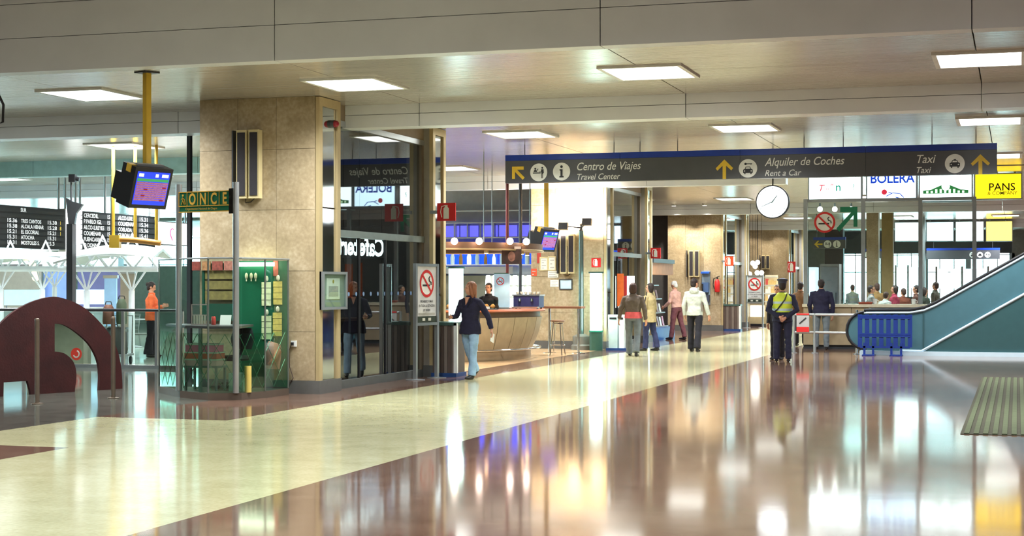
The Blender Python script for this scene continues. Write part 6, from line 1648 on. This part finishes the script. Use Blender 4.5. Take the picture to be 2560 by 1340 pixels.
# white steel canopies on branching posts
m_wst = M('white_steel', (232, 242, 246), .35, emit=.08); m_shell = M('canopy_shell', (214, 226, 226), .4)
def truss_canopy(label, xc, d_, w_, zr, zc, xposts, slope=0.0, sag=.3):
    c = P(xc, d_); t = thing('steel_canopy', label, 'canopy', c)
    def q(a, b, z): return c + CR * a + CF * b + UZ * z
    m = MB(); n = 10; v = []
    for i in range(n + 1):
        a = -w_ / 2 + w_ * i / n; zz = zr + sag * math.sin(math.pi * i / n) * .5 + slope * a
        for b, dz in ((-.9, -.12), (0, .06), (.9, -.12)): v.append(q(a, b, zz + dz))
        for b, dz in ((-.9, -.16), (0, .0), (.9, -.16)): v.append(q(a, b, zz + dz))
    f = []
    for i in range(n):
        k = 6 * i
        for j in (0, 1): f += [(k + j, k + j + 1, k + j + 7, k + j + 6), (k + 3 + j, k + 9 + j, k + 10 + j, k + 4 + j)]
        f += [(k, k + 6, k + 9, k + 3), (k + 2, k + 5, k + 11, k + 8)]
    f += [(0, 3, 4, 1), (1, 4, 5, 2)]; k = 6 * n; f += [(k, k + 1, k + 4, k + 3), (k + 1, k + 2, k + 5, k + 4)]
    part('roof_shell', m.add(v, f), m_shell, t, 50)
    part('lower_chord', MB().cyl(q(-w_ / 2, -.5, zc), q(w_ / 2, -.5, zc), .06, n=10), m_wst, t, 40)
    part('upper_chord', MB().cyl(q(-w_ / 2, -.5, zc + .32), q(w_ / 2, -.5, zc + .32), .045, n=10), m_wst, t, 40)
    k = max(4, int(w_ / .45))
    for i in range(k):
        a0 = -w_ / 2 + w_ * i / k; a1 = -w_ / 2 + w_ * (i + 1) / k; am = (a0 + a1) / 2
        part('diagonal', MB().tube([q(a0, -.5, zc), q(am, -.5, zc + .32), q(a1, -.5, zc)], .025, 6), m_wst, t, 40)
    for xp in xposts:
        e = P(xp, d_); a = (e - c).dot(CR)
        po = part('post', MB().cyl(q(a, -.5, 0), q(a, -.5, zc - .45), .07, .06, 12), m_wst, t, 40)
        for s_ in (-.32, -.12, .12, .32): part('branch', MB().cyl(q(a, -.5, zc - .47), q(a + s_, -.5, zc), .022, n=6), m_wst, po, 40)
    for a in (-w_ * .3, -w_ * .08, w_ * .22):
        part('a_frame', MB().tube([q(a - .22, -.3, zr - .1 + slope * a), q(a, -.3, zr + .40 + slope * a), q(a + .22, -.3, zr - .1 + slope * a)], .035, 6), m_wst, t, 40)
    return t
truss_canopy('white steel canopy with A-frames and branching posts under the boards', 285, 34.5, 2.1, 2.3, 1.98, (232, 343), .06)
truss_canopy('white steel canopy with grey curved roof at the hall edge', 60, 36.0, 2.6, 2.22, 2.0, (20, 122))
truss_canopy('distant white steel canopy beyond the lamp post', 170, 42.0, 2.4, 2.5, 2.05, (150,), .0)
# warm pendant lamps
for i, (x, y) in enumerate(((81, 660), (88, 682), (89, 694))):
    p = hx(x, y, 36.9 + .25 * i); t = thing('pendant_lamp', 'warm round pendant lamp under the grey curved canopy', 'lamp', (p.x, p.y, p.z), 0, 'pendant lamps under the canopy')
    part('globe', MB().ell((0, 0, 0), .08, .08, .08, 14, 8), M('pendant_warm', (255, 236, 160), .4, emit=4, ecol=(255, 226, 140)), t, 60, local=True); part('cord', MB().cyl((0, 0, .08), (0, 0, 2.1 - p.z if p.z < 2.05 else .2), .008, n=5), m_ink, t, local=True)
# hall kiosks, panels and café furniture
for lb, x0, x1, y0, d_, m_ in (('violet screen wall behind the white steel canopy', 195, 330, 676, 47.0, M('wall_violet', (120, 124, 176), .5)), ('grey ticket booth behind the pendant lamps', 0, 105, 664, 46.0, M('booth_grey', (150, 150, 140), .5)), ('beige round-topped notice board in the left hall', 302, 336, 680, 40.0, M('board_beige', (176, 164, 148), .6)), ('pale blue information panel in the left hall', 262, 292, 692, 41.0, M('panel_blue', (140, 180, 214), .4, emit=.3)), ('blue poster wall behind the lamp post', 110, 170, 676, 46.5, M('poster_blue', (120, 150, 214), .4, emit=.3))):
    a, b = P(x0, d_), P(x1, d_); z = Zat(y0, d_); t = thing('display_stand', lb, 'panel', (a + b) / 2)
    part('board', MB().obox((a + b) / 2 + UZ * (z / 2 + .3), CR * ((b - a).length / 2), CF * .05, UZ * (z / 2 - .3)), m_, t)
    for e in (.08, .92):
        p = a.lerp(b, e); part('leg', MB().cyl(p, p + UZ * .7, .04, n=8), m_grey, t)
    part('border', MB().obox((a + b) / 2 + UZ * z, CR * ((b - a).length / 2 + .03), CF * .07, UZ * .04), m_alu, t)
for i, (x, d_, lb) in enumerate(((225, 44, 'pale service counter under the violet screen wall'), (60, 42, 'pale service counter under the grey booth'), (148, 33.4, 'olive service counter carrying the lamp post'))):
    c = P(x, d_); t = thing('service_counter', lb, 'counter', c)
    part('body', MB().obox(c + UZ * .5, CR * (.75 if i < 2 else .58), CF * .3, UZ * .5), M('service_pale', (196, 212, 214), .4) if i < 2 else M('service_olive', (142, 140, 122), .5), t); part('top', MB().obox(c + UZ * 1.02, CR * (.8 if i < 2 else .62), CF * .35, UZ * .025), m_white, t)
    if i == 2: continue
    part('sign_box', MB().obox(c + UZ * 1.32, CR * .5, CF * .05, UZ * .2), M('service_lit', (170, 220, 240), .4, emit=.6), t)
    for s_ in (-.45, .45): part('sign_leg', MB().cyl(c + CR * s_ + UZ * 1.04, c + CR * s_ + UZ * 1.14, .015, n=6), m_grey, t)
# dark post with lamp head standing on the white service counter
def lamp_post():
    d_ = 33.4; p = P(178, d_); zb = 1.045; k = 1.12
    t = thing('lamp_post', 'dark grey post with flared collar on the olive counter', 'post', V(p.x, p.y, zb))
    z1 = Zat(560, d_)
    part('shaft', MB().box(p.x - .07, p.x + .07, p.y - .07, p.y + .07, zb, z1), m_darkgrey, t)
    part('flare', MB().flat([(-.055 * k, 0), (.055 * k, 0), (.09 * k, .2 * k), (.21 * k, .36 * k), (.0, .42 * k), (-.1 * k, .48 * k)], V(p.x, p.y + .06, z1), CR, UZ, 0, .12), m_darkgrey, t)
    part('rod', MB().cyl(V(p.x, p.y, z1 + .45), V(p.x, p.y, Zat(448, d_)), .02, n=8), m_darkgrey, t)
    h_ = V(p.x, p.y, Zat(446, d_))
    part('lamp_head', MB().obox(h_ + CR * .03, CR * .065, CF * .08, UZ * .08), m_black, t)
    part('lamp_snout', MB().cyl(h_ + CR * .08, h_ + CR * .17 - UZ * .02, .045, n=10), m_black, t)
    part('foot', MB().box(p.x - .1, p.x + .1, p.y - .1, p.y + .1, zb, zb + .02), m_darkgrey, t)
lamp_post()
def cafe_chair(label, x, y, rz, first=[None]):
    p = fl(x, y)
    if first[0]:
        t = copy_tree(first[0]); t['label'] = label; return place(t, p, rz)
    t = thing('cafe_chair', label, 'chair', p, rz); m_ = M('chair_alu', (170, 176, 172), .3, .7); first[0] = t
    part('seat', MB().box(-.21, .21, -.2, .2, .43, .46), M('chair_seat', (110, 116, 108), .5), t, local=True)
    for s_ in (-1, 1):
        part('leg', MB().tube([(s_ * .2, -.2, 0), (s_ * .2, -.18, .46)], .014, 8), m_, t, 40, local=True)
        part('leg', MB().tube([(s_ * .2, .24, 0), (s_ * .2, .18, .46), (s_ * .19, .24, .86)], .014, 8), m_, t, 40, local=True)
    for z in (.56, .66, .76, .85): part('back_slat', MB().box(-.19, .19, .19 + (z - .46) * .13, .205 + (z - .46) * .13, z - .03, z + .03), MATS['chair_seat'], t, local=True)
    return t
cafe_chair('slatted aluminium café chair beside the orange sweater', 350, 880, 2.2)
cafe_chair('slatted aluminium café chair turned from the round table', 322, 866, -.6)
cafe_chair('slatted aluminium café chair behind the balustrade post', 296, 872, .9)
p = fl(335, 868); t = thing('cafe_table', 'round aluminium café table by the orange sweater', 'table', p)
part('top', MB().lathe(p + UZ * .72, [(.32, 0), (.34, .012), (.32, .025)], 24), m_alu, t, 40); part('stem', MB().cyl(p + UZ * .02, p + UZ * .72, .03, n=10), m_grey, t, 40); part('base', MB().lathe(p, [(.22, 0), (.22, .015), (.03, .05)], 18), m_grey, t, 40)
# trolley with bags against the balustrade
p = P(287, 33.4); t = thing('luggage_trolley', 'luggage trolley carrying dark bags behind the balustrade', 'trolley', p)
part('deck', MB().obox(p + UZ * .2, CR * .3, CF * .4, UZ * .02), m_grey, t)
for a in (-.25, .25):
    for b in (-.33, .33):
        w_ = part('wheel', MB().tube([p + CR * (a - .02) + CF * b + UZ * .08, p + CR * (a + .02) + CF * b + UZ * .08], .08, 14), m_black, t, 40)
        part('fork', MB().bar(p + CR * a + CF * b + UZ * .1, p + CR * a + CF * b + UZ * .2, .03), m_grey, t)
part('push_bar', MB().tube([p + CR * -.27 + CF * .38 + UZ * .2, p + CR * -.27 + CF * .42 + UZ * 1.0, p + CR * .27 + CF * .42 + UZ * 1.0, p + CR * .27 + CF * .38 + UZ * .2], .018, 8), m_chrome, t, 50)
def bagthing(label, x, z, w_, h, m_):
    c = p + CR * x + UZ * z; b = MB().loft([(c, w_, .14), (c + UZ * h * .15, w_ * 1.08, .17), (c + UZ * h * .8, w_, .15), (c + UZ * h, w_ * .6, .08)], CR, 14)
    o = solo('travel_bag', b, m_, label, 'bag', smooth=50); part('grip', MB().tube([c + CR * -.07 + UZ * (h - .01), c + CR * -.05 + UZ * (h + .06), c + CR * .05 + UZ * (h + .06), c + CR * .07 + UZ * (h - .01)], .011, 6), m_black, o, 40)
bagthing('dark travel bag at the bottom of the trolley', 0, .22, .25, .55, M('bag_dark', (58, 60, 56), .7)); bagthing('brown travel bag on top of the trolley load', -.13, .84, .11, .4, M('bag_brown', (110, 72, 56), .7)); bagthing('green rucksack on top of the trolley load', .14, .84, .1, .52, M('bag_green', (72, 86, 66), .7))
